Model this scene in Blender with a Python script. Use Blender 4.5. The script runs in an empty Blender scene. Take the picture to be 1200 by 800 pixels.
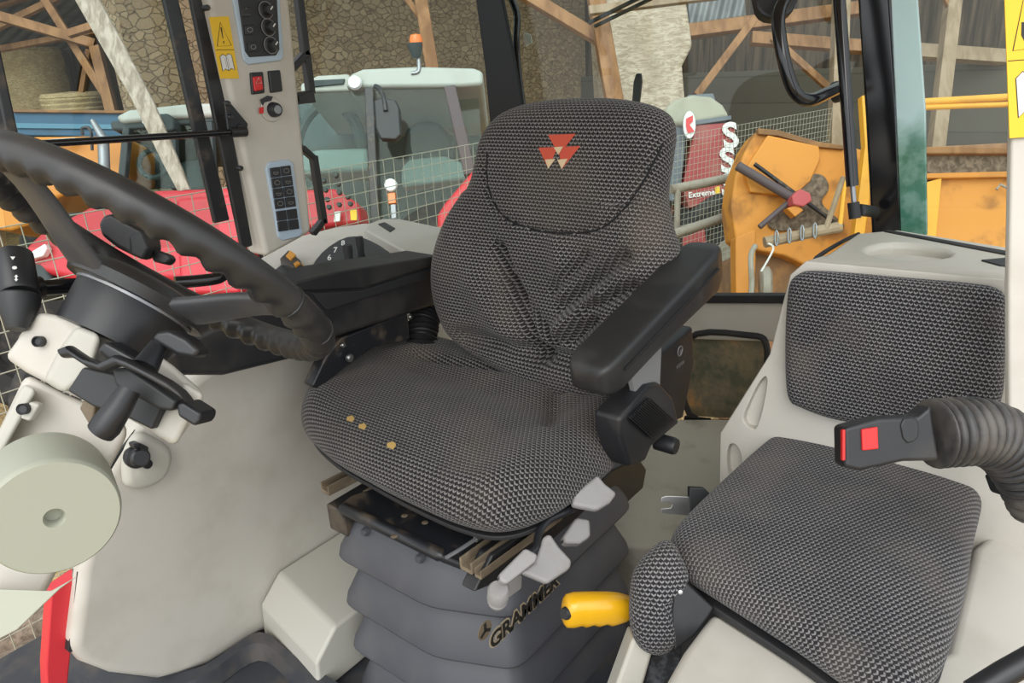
import bpy, bmesh, math, random
from math import sin, cos, pi, radians, tan
from mathutils import Vector, Matrix
from mathutils.bvhtree import BVHTree
random.seed(4)
SC = bpy.context.scene
COL = SC.collection
# ------------------------------------------------------------------ camera
V = Vector
FPX, PITCH, ROLL, PSI = 860.0, radians(21), radians(3), radians(51)
CAM = V((-1.076, -.768, 1.15))
_h = V((sin(PSI), cos(PSI), 0)); _r = V((cos(PSI), -sin(PSI), 0)); Z = V((0, 0, 1)); X = V((1, 0, 0)); Y = V((0, 1, 0))
FW = _h*cos(PITCH) - Z*sin(PITCH); _u = _h*sin(PITCH) + Z*cos(PITCH)
RT = _r*cos(ROLL) - _u*sin(ROLL); UP = _u*cos(ROLL) + _r*sin(ROLL)
cd = bpy.data.cameras.new('camera'); cam = bpy.data.objects.new('camera', cd); COL.objects.link(cam)
cam.matrix_world = Matrix(((RT.x, UP.x, -FW.x, CAM.x), (RT.y, UP.y, -FW.y, CAM.y), (RT.z, UP.z, -FW.z, CAM.z), (0, 0, 0, 1)))
cd.sensor_width = 36; cd.lens = FPX/1200*36; cd.clip_start = .02; cd.clip_end = 200
SC.camera = cam
# ------------------------------------------------------------------ light
W = bpy.data.worlds.new('overcast_sky'); SC.world = W; W.use_nodes = True
nt = W.node_tree; nt.nodes.clear()
_o = nt.nodes.new('ShaderNodeOutputWorld'); _b = nt.nodes.new('ShaderNodeBackground')
_tc = nt.nodes.new('ShaderNodeTexCoord'); _dot = nt.nodes.new('ShaderNodeVectorMath'); _dot.operation = 'DOT_PRODUCT'
_dot.inputs[1].default_value = V((-.78, -.42, .46)).normalized()
_mr = nt.nodes.new('ShaderNodeMapRange'); _mr.inputs[1].default_value = -.3; _mr.inputs[2].default_value = .9
_mr.inputs[3].default_value = .55; _mr.inputs[4].default_value = 1.9
nt.links.new(_tc.outputs['Generated'], _dot.inputs[0]); nt.links.new(_dot.outputs['Value'], _mr.inputs[0])
_b.inputs[0].default_value = (.93, .97, 1.0, 1)
nt.links.new(_mr.outputs[0], _b.inputs[1]); nt.links.new(_b.outputs[0], _o.inputs[0])
sd = bpy.data.lights.new('sun', 'SUN'); sd.energy = 1.5; sd.angle = radians(50); sd.color = (1, .97, .92)
sun = bpy.data.objects.new('sun', sd); COL.objects.link(sun)
sun.rotation_euler = V((.62, .34, -.70)).to_track_quat('-Z', 'Y').to_euler()
SC.view_settings.view_transform = 'Standard'; SC.view_settings.look = 'None'
SC.view_settings.gamma = 1; SC.view_settings.use_curve_mapping = False
SC.view_settings.exposure = 0.2
# ------------------------------------------------------------------ helpers
def ray(px, py): return FW + RT*((px-600)/FPX) - UP*((py-400)/FPX)
def at(px, py, x=None, y=None, z=None, d=None, pl=None):
    r = ray(px, py)
    if d is not None: t = d
    elif x is not None: t = (x-CAM.x)/r.x
    elif y is not None: t = (y-CAM.y)/r.y
    elif z is not None: t = (z-CAM.z)/r.z
    else: t = (pl[0]-CAM).dot(pl[1])/r.dot(pl[1])
    return CAM + r*t
def lin(c): return tuple(((v/255)/12.92 if v/255 < .04045 else ((v/255+.055)/1.055)**2.4) for v in c)
class G:
    """collects geometry in world space, linked as one mesh"""
    def __init__(s): s.v = []; s.f = []; s.uv = None; s.mi = []; s.m = 0
    def add(s, vs, fs):
        k = len(s.v); s.v += [V(p) for p in vs]; s.f += [tuple(i+k for i in f) for f in fs]; s.mi += [s.m]*len(fs); return s
    def prism(s, pts, off):
        n = len(pts); a = [V(p) for p in pts]; b = [p+off for p in a]
        return s.add(a+b, [tuple(range(n)), tuple(range(2*n-1, n-1, -1))] + [(i, i+n, (i+1) % n+n, (i+1) % n) for i in range(n)])
    def box(s, c, sz, ax=(X, Y, Z)):
        c = V(c); h = [ax[i]*(sz[i]/2) for i in range(3)]
        return s.prism([c-h[0]-h[1]-h[2], c+h[0]-h[1]-h[2], c+h[0]+h[1]-h[2], c-h[0]+h[1]-h[2]], h[2]*2)
    def beam(s, a, b, w, t, side=None):
        a = V(a); b = V(b); d = (b-a).normalized(); side = side or FW
        n = (side-d*side.dot(d)).normalized(); u = d.cross(n)
        return s.prism([a-u*w/2-n*t/2, a+u*w/2-n*t/2, a+u*w/2+n*t/2, a-u*w/2+n*t/2], b-a)
    def loft(s, rings, caps=True, closed=False):
        n = len(rings[0]); k = len(rings); vs = [p for r in rings for p in r]; fs = []
        for i in range(k if closed else k-1):
            for j in range(n): fs.append((i*n+j, i*n+(j+1) % n, ((i+1) % k)*n+(j+1) % n, ((i+1) % k)*n+j))
        if caps and not closed: fs += [tuple(range(n-1, -1, -1)), tuple(range((k-1)*n, k*n))]
        return s.add(vs, fs)
    def tube(s, pts, r, seg=12, closed=False, flat=1.0, side=None):
        pts = [V(p) for p in pts]; n = len(pts); rr = r if isinstance(r, (list, tuple)) else [r]*n
        rings = []; prev = None
        for i, p in enumerate(pts):
            a = pts[(i-1) % n] if (closed or i > 0) else p; b = pts[(i+1) % n] if (closed or i < n-1) else p
            t = (b-a).normalized()
            if prev is None:
                q = side or (Z if abs(t.z) < .9 else X); prev = (q-t*q.dot(t)).normalized()
            prev = (prev-t*prev.dot(t)).normalized(); w = t.cross(prev)
            rings.append([p+prev*(rr[i]*cos(2*pi*k/seg))+w*(rr[i]*flat*sin(2*pi*k/seg)) for k in range(seg)])
        return s.loft(rings, True, closed)
    def lathe(s, o, ax, prof, seg=28):
        o = V(o); ax = V(ax).normalized(); q = X if abs(ax.x) < .8 else Y
        u = (q-ax*q.dot(ax)).normalized(); w = ax.cross(u)
        return s.loft([[o+ax*h+(u*cos(2*pi*k/seg)+w*sin(2*pi*k/seg))*max(r, 1e-4) for k in range(seg)] for r, h in prof])
    def ball(s, c, r, sc=(1, 1, 1), seg=16):
        rings = []
        for i in range(1, seg//2):
            a = pi*i/(seg//2)
            rings.append([V(c)+V((r*sc[0]*sin(a)*cos(2*pi*k/seg), r*sc[1]*sin(a)*sin(2*pi*k/seg), r*sc[2]*cos(a))) for k in range(seg)])
        return s.loft(rings)
def obj(name, g, mat, par=None, bevel=0, smooth=35, seg=3, label=None, cat=None, group=None, kind=None):
    lo = V((min(p[i] for p in g.v) for i in range(3))); hi = V((max(p[i] for p in g.v) for i in range(3)))
    c = (lo+hi)/2; c.z = lo.z
    me = bpy.data.meshes.new(name); me.from_pydata([p-c for p in g.v], [], g.f)
    for m in (mat if isinstance(mat, (list, tuple)) else [mat]): me.materials.append(m)
    if isinstance(mat, (list, tuple)): me.polygons.foreach_set('material_index', g.mi)
    if g.uv:
        ul = me.uv_layers.new(name='UVMap')
        for l in me.loops: ul.data[l.index].uv = g.uv[l.vertex_index]
    bm = bmesh.new(); bm.from_mesh(me); bmesh.ops.recalc_face_normals(bm, faces=bm.faces); bm.to_mesh(me); bm.free()
    if smooth: me.shade_smooth(); me.set_sharp_from_angle(angle=radians(smooth))
    o = bpy.data.objects.new(name, me); COL.objects.link(o)
    wp = V((0, 0, 0)); q = par
    while q: wp += q.location; q = q.parent
    o.location = c-wp; o.parent = par
    if bevel:
        b = o.modifiers.new('round', 'BEVEL'); b.width = bevel; b.segments = seg; b.limit_method = 'ANGLE'; b.angle_limit = radians(32)
        b.harden_normals = True; me.shade_smooth()
    o_mat[o.name] = mat; tag(o, label, cat, group, kind); return o
o_mat = {}
def tag(o, label=None, cat=None, group=None, kind=None):
    if label: o['label'] = label
    if cat: o['category'] = cat
    if group: o['group'] = group
    if kind: o['kind'] = kind
    return o
def thing(name, label, cat, loc, group=None, kind=None):
    o = bpy.data.objects.new(name, None); COL.objects.link(o); o.location = V(loc); o.empty_display_size = .05
    return tag(o, label, cat, group, kind)
def crom(pts, n=6, closed=False):
    pts = [V(p) for p in pts]; k = len(pts); out = []
    for i in range(k if closed else k-1):
        g = lambda j: pts[j % k] if closed else pts[max(0, min(k-1, j))]
        a, b, c, d = g(i-1), g(i), g(i+1), g(i+2)
        for j in range(n):
            t = j/n; out.append(.5*((2*b)+(c-a)*t+(2*a-5*b+4*c-d)*t*t+(3*b-a-3*c+d)*t**3))
    if not closed: out.append(pts[-1])
    return out
def chaikin(p, n=2, closed=True):
    for _ in range(n):
        q = []
        for i in range(len(p)):
            a, b = p[i], p[(i+1) % len(p)]; q += [a*.75+b*.25, a*.25+b*.75]
        p = q
    return p
def ddir(k):
    return FW if 'd' in k else X if 'x' in k else Y if 'y' in k else -Z if 'z' in k else -k['pl'][1]
def trace(px, **k): return [at(a, b, **k) for a, b in px]
def slab_g(px, th, g=None, soft=0, off=None, **k):
    p = trace(px, **k)
    if soft: p = chaikin(p, soft)
    return (g or G()).prism(p, (off or ddir(k))*th)
def slab(name, px, mat, par=None, th=.02, bevel=.003, soft=0, seg=3, off=None, label=None, cat=None, group=None, kind=None, **k):
    return obj(name, slab_g(px, th, None, soft, off, **k), mat, par, bevel, 35, seg, label, cat, group, kind)
def tubepx(px, r, seg=12, n=6, g=None, **k):
    """px: list of (x, y, depth)"""
    return (g or G()).tube(crom([at(a, b, d=d) for a, b, d in px], n), r, seg, **k)
def text_g(body, o, u, v, size, bold=0.0, ext=.0008, align='CENTER', font_shear=0):
    c = bpy.data.curves.new('t', 'FONT'); c.body = body; c.size = size; c.extrude = 0; c.offset = bold*size; c.align_x = align; c.align_y = 'CENTER'
    c.shear = font_shear; c.resolution_u = 3
    t = bpy.data.objects.new('t', c); COL.objects.link(t); dg = bpy.context.evaluated_depsgraph_get(); dg.update()
    m = t.evaluated_get(dg).to_mesh(); u = V(u).normalized(); v = V(v); v = (v-u*v.dot(u)).normalized(); n = u.cross(v)
    g = G(); g.add([V(o)+u*p.co.x+v*p.co.y+n*ext for p in m.vertices], [tuple(f.vertices) for f in m.polygons])
    bpy.data.objects.remove(t); bpy.data.curves.remove(c); return g
# cushions: outline on a plane, rounded edge, puffed front, uv in metres
def cushion_g(pts, o, u, v, hf, hb, rho, dome=0., disp=None, N=120, rings=26, rot=0., back=True):
    n = u.cross(v)
    l = [((p-o).dot(u), (p-o).dot(v)) for p in crom(pts, 8, True)]
    per = [0]
    for i in range(len(l)): a, b = l[i], l[(i+1) % len(l)]; per.append(per[-1]+math.hypot(b[0]-a[0], b[1]-a[1]))
    res = []; j = 0
    for i in range(N):
        s = per[-1]*i/N
        while per[j+1] < s: j += 1
        a, b = l[j], l[(j+1) % len(l)]; t = (s-per[j])/max(1e-9, per[j+1]-per[j]); res.append((a[0]+(b[0]-a[0])*t, a[1]+(b[1]-a[1])*t))
    cx = sum(p[0] for p in res)/N; cy = sum(p[1] for p in res)/N
    sched = []
    for i in range(7): a = -pi/2*(1-i/7); sched.append((rho*(1-cos(a)), hb*sin(a), 'b'))     # back rim
    for i in range(9): a = pi/2*i/8; sched.append((rho*(1-cos(a)), hf*sin(a), 'f', sin(a), rho*a))
    g = G(); g.uv = []; vs = []; fs = []
    cr, sr = cos(rot), sin(rot)
    def emit(lu, lv, h, uu, vv):
        vs.append(o+u*lu+v*lv+n*h); g.uv.append((uu*cr-vv*sr, uu*sr+vv*cr))
    for sh in sched:
        for (a, b) in res:
            R = math.hypot(a-cx, b-cy); k = max(0.02, (R-sh[0])/R); lu, lv = cx+(a-cx)*k, cy+(b-cy)*k
            if sh[2] == 'b': ar = R-rho+rho*pi/2+rho*math.asin(min(1, abs(sh[1])/hb)) if hb else R; h = sh[1]; w = 0
            else: ar = R-rho+rho*pi/2-sh[4]; h = sh[1]; w = sh[3]
            if disp and w: h += disp(lu, lv)*w
            kk = ar/R; emit(lu, lv, h, cx+(a-cx)*kk, cy+(b-cy)*kk)
    for i in range(1, rings+1):
        t = i/rings
        for (a, b) in res:
            R = math.hypot(a-cx, b-cy); k = max(.0, (R-rho)/R)*(1-t)+.004*t; lu, lv = cx+(a-cx)*k, cy+(b-cy)*k
            h = hf+dome*(1-(1-t)**2)+(disp(lu, lv) if disp else 0); emit(lu, lv, h, lu, lv)
    M = 16+rings
    for i in range(M-1):
        for j in range(N): fs.append((i*N+j, i*N+(j+1) % N, (i+1)*N+(j+1) % N, (i+1)*N+j))
    fs.append(tuple((M-1)*N+j for j in range(N))); fs.append(tuple(N-1-j for j in range(N)))
    g.add(vs, fs); g.frame = (o, u, v, n); return g
def carve(o, g):
    c = obj('cutter', g, M['black']); bev = [(m.width, m.segments) for m in o.modifiers]; o.modifiers.clear()
    m = o.modifiers.new('b', 'BOOLEAN'); m.object = c; m.solver = 'EXACT'; m.operation = 'DIFFERENCE'
    bpy.context.view_layer.update(); dg = bpy.context.evaluated_depsgraph_get(); dg.update()
    me = bpy.data.meshes.new_from_object(o.evaluated_get(dg)); o.modifiers.clear(); o.data = me; bpy.data.objects.remove(c)
    me.materials.clear(); me.materials.append(o_mat[o.name])
    me.shade_smooth(); me.set_sharp_from_angle(angle=radians(30))
    if bev:
        b = o.modifiers.new('round', 'BEVEL'); b.width, b.segments = bev[0]; b.limit_method = 'ANGLE'; b.angle_limit = radians(32); b.harden_normals = True
def roundpoly(p, rad, n=5):
    out = []
    for i in range(len(p)):
        a, b, c = p[i-1], p[i], p[(i+1) % len(p)]; r = rad[i] if isinstance(rad, (list, tuple)) else rad
        r1 = min(r, (a-b).length*.45); r2 = min(r, (c-b).length*.45); s, e = b+(a-b).normalized()*r1, b+(c-b).normalized()*r2
        for k in range(n+1): t = k/n; out.append(s*(1-t)**2+b*2*t*(1-t)+e*t*t)
    return out
def bvh(g): return BVHTree.FromPolygons([tuple(p) for p in g.v], g.f)
def onmesh(t, px, py, off=.001):
    r = ray(px, py).normalized(); h = t.ray_cast(CAM, r)
    if h[0] is None: return None
    n = h[1] if h[1].dot(r) < 0 else -h[1]
    return h[0]+n*off
def gauss(d, w): return math.exp(-(d/w)**2)
def segdist(p, a, b):
    ax, ay = b[0]-a[0], b[1]-a[1]; t = max(0, min(1, ((p[0]-a[0])*ax+(p[1]-a[1])*ay)/(ax*ax+ay*ay+1e-9)))
    return math.hypot(p[0]-a[0]-ax*t, p[1]-a[1]-ay*t)
# ------------------------------------------------------------------ materials
class NT:
    def __init__(s, m): s.t = m.node_tree; s.b = s.t.nodes['Principled BSDF']
    def n(s, ty, **k):
        x = s.t.nodes.new(ty)
        for a, b in k.items(): setattr(x, a, b)
        return x
    def link(s, a, b): s.t.links.new(a, b)
    def m(s, op, a, b=None, c=None):
        x = s.n('ShaderNodeMath', operation=op)
        for i, q in enumerate((a, b, c)):
            if q is None: continue
            if isinstance(q, (int, float)): x.inputs[i].default_value = q
            else: s.link(q, x.inputs[i])
        return x.outputs[0]
    def mix(s, f, a, b):
        x = s.n('ShaderNodeMix', data_type='RGBA')
        for i, q in ((0, f), (6, a), (7, b)):
            if isinstance(q, (int, float)): x.inputs[i].default_value = q
            elif isinstance(q, tuple): x.inputs[i].default_value = (*q[:3], 1)
            else: s.link(q, x.inputs[i])
        return x.outputs[2]
    def noise(s, sc, det=4, co='Object', dist=0, rough=.55, stretch=None):
        c = s.n('ShaderNodeTexCoord').outputs[co]
        if stretch:
            mp = s.n('ShaderNodeMapping'); mp.inputs['Scale'].default_value = stretch; s.link(c, mp.inputs[0]); c = mp.outputs[0]
        x = s.n('ShaderNodeTexNoise'); x.inputs['Scale'].default_value = sc; x.inputs['Detail'].default_value = det
        x.inputs['Distortion'].default_value = dist; x.inputs['Roughness'].default_value = rough; s.link(c, x.inputs['Vector']); return x.outputs['Fac']
    def ramp(s, f, lo, hi, a=0., b=1.):
        x = s.n('ShaderNodeMapRange', interpolation_type='SMOOTHSTEP')
        for i, q in enumerate((lo, hi, a, b)): x.inputs[i+1].default_value = q
        s.link(f, x.inputs[0]); return x.outputs[0]
    def bump(s, h, st=.3, dist=.002):
        x = s.n('ShaderNodeBump'); x.inputs['Strength'].default_value = st; x.inputs['Distance'].default_value = dist
        s.link(h, x.inputs['Height']); s.link(x.outputs[0], s.b.inputs['Normal'])
def newmat(name):
    m = bpy.data.materials.new(name); m.use_nodes = True; return m, NT(m)
def pm(name, col, rough=.5, metal=0, spec=.5, dirt=None, dscale=6., damt=.5, lo=.45, hi=.7, grain=0, gscale=900, coat=0, dist=.0006):
    m, t = newmat(name); b = t.b; b.inputs['Roughness'].default_value = rough; b.inputs['Metallic'].default_value = metal
    b.inputs['Specular IOR Level'].default_value = spec; b.inputs['Base Color'].default_value = (*col, 1); b.inputs['Coat Weight'].default_value = coat
    if dirt:
        f = t.m('MULTIPLY', t.ramp(t.noise(dscale, 6), lo, hi), damt); t.link(t.mix(f, col, dirt), b.inputs['Base Color'])
        r = t.m('ADD', t.m('MULTIPLY', f, .35), rough); t.link(r, b.inputs['Roughness'])
    if grain: t.bump(t.noise(gscale, 2), grain, dist)
    return m
def fabric(name, dark, light, dust, seed=0, cw=.0088, ch=.0066, damt=.35):
    m, t = newmat(name); uv = t.n('ShaderNodeUVMap', uv_map='UVMap'); sp = t.n('ShaderNodeSeparateXYZ'); t.link(uv.outputs[0], sp.inputs[0])
    U = t.m('DIVIDE', sp.outputs[0], cw); Vv = t.m('DIVIDE', sp.outputs[1], ch)
    row = t.m('FLOOR', Vv); u2 = t.m('ADD', U, t.m('MULTIPLY', t.m('FLOORED_MODULO', row, 2.), .5))
    fu = t.m('ABSOLUTE', t.m('SUBTRACT', t.m('FRACT', u2), .5)); fv = t.m('SUBTRACT', t.m('FRACT', Vv), .5)
    line = t.m('ABSOLUTE', t.m('ADD', t.m('SUBTRACT', fv, t.m('MULTIPLY', fu, .9)), .22))
    m1 = t.ramp(line, .30, .14); m2 = t.ramp(fu, .46, .36)
    n = t.noise(420, 2, 'UV'); mk = t.m('MULTIPLY', t.m('MULTIPLY', m1, m2), t.ramp(n, .25, .7, .5, 1.0))
    thr = t.noise(1500, 1, 'UV')
    lite = t.mix(t.ramp(t.noise(9, 4, 'UV'), .35, .7), light, tuple(c*.78 for c in light))
    base = t.mix(t.ramp(thr, .3, .7), dark, tuple(c*1.9 for c in dark))
    c = t.mix(mk, base, lite)
    f = t.m('MULTIPLY', t.ramp(t.noise(5+seed, 5, 'Object', .4), .42, .74), damt)
    c = t.mix(f, c, dust); t.link(c, t.b.inputs['Base Color']); t.b.inputs['Roughness'].default_value = .92
    t.b.inputs['Specular IOR Level'].default_value = .2; t.b.inputs['Sheen Weight'].default_value = .12
    t.bump(t.m('ADD', mk, t.m('MULTIPLY', thr, .6)), .5, .0012); return m
def glassmat(name, tint, refl=.06, rough=.0):
    m = bpy.data.materials.new(name); m.use_nodes = True; t = m.node_tree; t.nodes.clear()
    o = t.nodes.new('ShaderNodeOutputMaterial'); a = t.nodes.new('ShaderNodeBsdfTransparent'); a.inputs[0].default_value = (*tint, 1)
    g = t.nodes.new('ShaderNodeBsdfGlossy'); g.inputs['Roughness'].default_value = rough
    ge = t.nodes.new('ShaderNodeNewGeometry'); dt = t.nodes.new('ShaderNodeVectorMath'); dt.operation = 'DOT_PRODUCT'
    t.links.new(ge.outputs['Incoming'], dt.inputs[0]); t.links.new(ge.outputs['Normal'], dt.inputs[1]); k = dt.outputs['Value']
    for op, v in (('ABSOLUTE', None), ('SUBTRACT', 1.0), ('POWER', 5.0), ('MULTIPLY', .8), ('ADD', refl*.3)):
        q = t.nodes.new('ShaderNodeMath'); q.operation = op; i = 0
        if op == 'SUBTRACT': q.inputs[0].default_value = 1; i = 1
        elif v is not None: q.inputs[1].default_value = v
        t.links.new(k, q.inputs[i]); k = q.outputs[0]
    mx = t.nodes.new('ShaderNodeMixShader'); t.links.new(k, mx.inputs[0]); t.links.new(a.outputs[0], mx.inputs[1]); t.links.new(g.outputs[0], mx.inputs[2])
    t.links.new(mx.outputs[0], o.inputs[0]); return m
M = {}
M['beige'] = pm('beige_plastic', (.535, .505, .45), .55, dirt=(.30, .27, .21), dscale=7, damt=.28, grain=.12, gscale=700)
M['beige_hi'] = pm('pale_beige_plastic', (.47, .455, .40), .5, dirt=(.36, .33, .25), dscale=5, damt=.22, grain=.1, gscale=700)
M['beige_dirty'] = pm('stained_beige_plastic', (.36, .33, .27), .65, dirt=(.10, .085, .06), dscale=9, damt=.6, lo=.48, hi=.75)
M['olive'] = pm('green_beige_plastic', (.38, .39, .315), .5, grain=.1, gscale=700, dirt=(.36, .35, .27), dscale=4, damt=.25)
M['black'] = pm('black_plastic', (.015, .0155, .018), .4, dirt=(.075, .068, .06), dscale=9, damt=.35, grain=.18, gscale=600)
M['black_soft'] = pm('soft_black_armrest', (.017, .0175, .019), .42, dirt=(.06, .055, .05), dscale=10, damt=.4, grain=.25, gscale=500)
M['black_gloss'] = pm('black_gloss_paint', (.008, .008, .01), .14, spec=.6)
M['black_metal'] = pm('black_steel', (.016, .017, .02), .32, dirt=(.16, .12, .08), dscale=16, damt=.55, lo=.5, hi=.68)
M['dusty_steel'] = pm('dusty_steel', (.15, .115, .075), .75, dirt=(.30, .235, .16), dscale=22, damt=.7)
M['grey_rubber'] = pm('grey_rubber_bellows', (.070, .072, .084), .5, dirt=(.14, .135, .13), dscale=6, damt=.5, grain=.25, gscale=800)
M['dark_rubber'] = pm('dark_rubber', (.016, .016, .018), .6, dirt=(.05, .045, .04), dscale=8, damt=.4)
M['mat'] = pm('rubber_floor_mat', (.035, .038, .046), .6, dirt=(.12, .10, .08), dscale=12, damt=.5, grain=.3, gscale=400)
M['wheel'] = pm('steering_wheel_skin', (.024, .024, .025), .36, dirt=(.085, .078, .07), dscale=12, damt=.35, grain=.2, gscale=1200)
M['spoke'] = pm('grey_spoke_plastic', (.06, .061, .065), .38, dirt=(.12, .11, .10), dscale=14, damt=.35, grain=.1, gscale=900)
M['lever_grey'] = pm('light_grey_lever', (.29, .28, .275), .55, dirt=(.22, .19, .16), dscale=22, damt=.4)
M['chrome'] = pm('zinc_metal', (.62, .63, .63), .3, metal=1)
M['steel'] = pm('grey_steel', (.30, .31, .33), .4, metal=.7, dirt=(.2, .17, .14), dscale=20, damt=.4)
M['red'] = pm('red_plastic', (.62, .02, .02), .35)
M['logo_red'] = pm('logo_red_thread', (.52, .075, .04), .8)
M['logo_cream'] = pm('logo_cream_thread', (.62, .47, .30), .85)
M['yellow'] = pm('yellow_plastic', (.70, .37, .008), .28, coat=.3)
M['sticker'] = pm('yellow_sticker', (.80, .50, .015), .45)
M['white'] = pm('white_print', (.72, .72, .70), .6)
M['ink'] = pm('black_print', (.02, .018, .015), .6)
M['orange_sw'] = pm('amber_switch', (.75, .32, .02), .4)
M['bezel'] = pm('blue_grey_bezel', (.42, .52, .62), .4)
M['key'] = pm('dark_key', (.02, .021, .024), .45)
M['panel_dark'] = pm('dark_panel', (.020, .021, .023), .5)
M['key_grey'] = pm('grey_symbol_print', (.22, .22, .22), .6)
M['seam'] = pm('seam_thread', (.008, .008, .009), .9)
M['foam'] = pm('yellow_foam', (.55, .36, .12), .95)
M['fab'] = fabric('seat_fabric', (.0095, .009, .010), (.27, .255, .245), (.155, .118, .088), 0)
M['fab2'] = fabric('passenger_seat_fabric', (.0095, .009, .0115), (.27, .265, .265), (.17, .14, .11), 2, .0074, .0060, .3)
M['glass'] = glassmat('clear_cab_glass', (.88, .93, .91))
M['glass_edge'] = pm('painted_reflection_edge', (.70, .78, .84), .12)
M['red_paint'] = pm('red_tractor_paint', (.50, .022, .035), .35, dirt=(.30, .08, .07), dscale=3, damt=.35)
M['fender_red'] = pm('red_fender_plastic', (.60, .035, .045), .4)

M['plum'] = pm('plum_grey_post', (.10, .075, .08), .6)
M['grey_dark'] = pm('dark_grey_sleeve', (.03, .03, .032), .4, dirt=(.16, .14, .12), dscale=14, damt=.55, lo=.4, hi=.65)
M['brush'] = pm('black_bristles', (.02, .021, .024), .8, dirt=(.16, .17, .19), dscale=60, damt=.6)
M['letter_sand'] = pm('sandy_letter_edge', (.42, .34, .23), .8)
M['post_black'] = pm('black_post_paint', (.006, .006, .007), .3, spec=.25)
# ------------------------------------------------------------------ outdoor materials
def stone():
    m, t = newmat('rubble_stone'); c = t.n('ShaderNodeTexCoord').outputs['Object']
    mp = t.n('ShaderNodeMapping'); mp.inputs['Scale'].default_value = (1, 1, 1.7); t.link(c, mp.inputs[0])
    nz = t.n('ShaderNodeTexNoise'); nz.inputs['Scale'].default_value = 3; t.link(mp.outputs[0], nz.inputs['Vector'])
    ad = t.n('ShaderNodeVectorMath', operation='MULTIPLY_ADD'); ad.inputs[1].default_value = (.25, .25, .25); t.link(nz.outputs['Color'], ad.inputs[0]); t.link(mp.outputs[0], ad.inputs[2])
    v = t.n('ShaderNodeTexVoronoi', feature='DISTANCE_TO_EDGE'); v.inputs['Scale'].default_value = 6.5; t.link(ad.outputs[0], v.inputs['Vector'])
    v2 = t.n('ShaderNodeTexVoronoi'); v2.inputs['Scale'].default_value = 6.5; t.link(ad.outputs[0], v2.inputs['Vector'])
    sp = t.n('ShaderNodeSeparateColor'); t.link(v2.outputs['Color'], sp.inputs[0])
    st = t.mix(sp.outputs[0], (.18, .105, .05), (.40, .29, .165)); st = t.mix(t.ramp(t.noise(30, 4), .3, .7), st, (.30, .24, .16))
    e = t.ramp(v.outputs['Distance'], .015, .06); t.link(t.mix(e, (.20, .145, .09), st), t.b.inputs['Base Color'])
    t.b.inputs['Roughness'].default_value = .95; t.bump(e, .8, .05); return m
def wood(name, a, b, sc=6, stretch=(1, 1, .12)):
    m, t = newmat(name); n = t.noise(sc, 5, 'Object', .6, stretch=stretch)
    t.link(t.mix(t.ramp(n, .32, .68), a, b), t.b.inputs['Base Color']); t.b.inputs['Roughness'].default_value = .85; t.bump(n, .4, .01); return m
def straw(name, a, b, sc, stretch):
    m, t = newmat(name); n = t.noise(sc, 6, 'Object', 1.2, .7, stretch); n2 = t.noise(sc*.25, 3, 'Object')
    c = t.mix(t.ramp(n, .38, .62), a, b); t.link(t.mix(t.m('MULTIPLY', t.ramp(n2, .4, .7), .5), c, a), t.b.inputs['Base Color'])
    t.b.inputs['Roughness'].default_value = .95; t.bump(n, .7, .03); return m
def corr(name, a, b, ax=0, sc=28):
    m, t = newmat(name); sp = t.n('ShaderNodeSeparateXYZ'); t.link(t.n('ShaderNodeTexCoord').outputs['Object'], sp.inputs[0])
    s = t.m('SINE', t.m('MULTIPLY', sp.outputs[ax], sc)); t.link(t.mix(t.ramp(t.noise(2, 4), .3, .7), a, b), t.b.inputs['Base Color'])
    t.b.inputs['Roughness'].default_value = .6; t.bump(s, 1, .04); return m
def blocks(name):
    m, t = newmat(name); c = t.n('ShaderNodeTexCoord').outputs['Object']; mp = t.n('ShaderNodeMapping'); mp.inputs['Rotation'].default_value = (pi/2, 0, pi/2); t.link(c, mp.inputs[0])
    b = t.n('ShaderNodeTexBrick'); b.inputs['Scale'].default_value = 1; b.inputs['Brick Width'].default_value = .5; b.inputs['Row Height'].default_value = .22; b.inputs['Mortar Size'].default_value = .012
    b.inputs['Color1'].default_value = (.10, .088, .072, 1); b.inputs['Color2'].default_value = (.125, .112, .092, 1); b.inputs['Mortar'].default_value = (.07, .062, .053, 1); t.link(mp.outputs[0], b.inputs['Vector'])
    t.link(t.mix(t.m('MULTIPLY', t.ramp(t.noise(2, 5), .4, .7), .5), b.outputs['Color'], (.12, .11, .09)), t.b.inputs['Base Color']); t.b.inputs['Roughness'].default_value = .95; return m
M['stone'] = stone(); M['blocks'] = blocks('grey_concrete_blocks')
M['timber'] = wood('brown_timber', (.21, .10, .042), (.36, .19, .085)); M['timber_pale'] = wood('weathered_pale_timber', (.24, .17, .105), (.37, .28, .19))
M['plank'] = wood('grey_brown_planks', (.035, .025, .017), (.13, .092, .06), 9, (1, 1, .06)); M['refl_board_grey'] = wood('reflection_board_grey', (.27, .22, .17), (.50, .43, .36), 30, (1, 1, .12))
M['hay'] = straw('round_bale_hay', (.36, .26, .13), (.72, .57, .32), 20, (1, 1, 5)); M['straw'] = straw('pale_reflection_straw', (.36, .29, .21), (.62, .53, .42), 7, (1, 1, 3.5))  # 'straw' is only for the added reflection stack
M['ground'] = straw('straw_litter', (.22, .14, .06), (.62, .45, .20), 26, (1, 1, 1)); M['bark'] = wood('dark_bark', (.09, .065, .045), (.24, .18, .13), 30, (1, 1, 1))
M['roof'] = corr('grey_corrugated_roof', (.16, .17, .17), (.26, .27, .27)); M['roof_pale'] = corr('pale_corrugated_sheet', (.17, .18, .185), (.27, .28, .28), 1, 40)
M['blue'] = pm('blue_trailer_paint', (.015, .085, .165), .5, dirt=(.05, .09, .12), dscale=3, damt=.5)
M['blue_light'] = pm('light_blue_stripe', (.06, .19, .28), .5)
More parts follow.
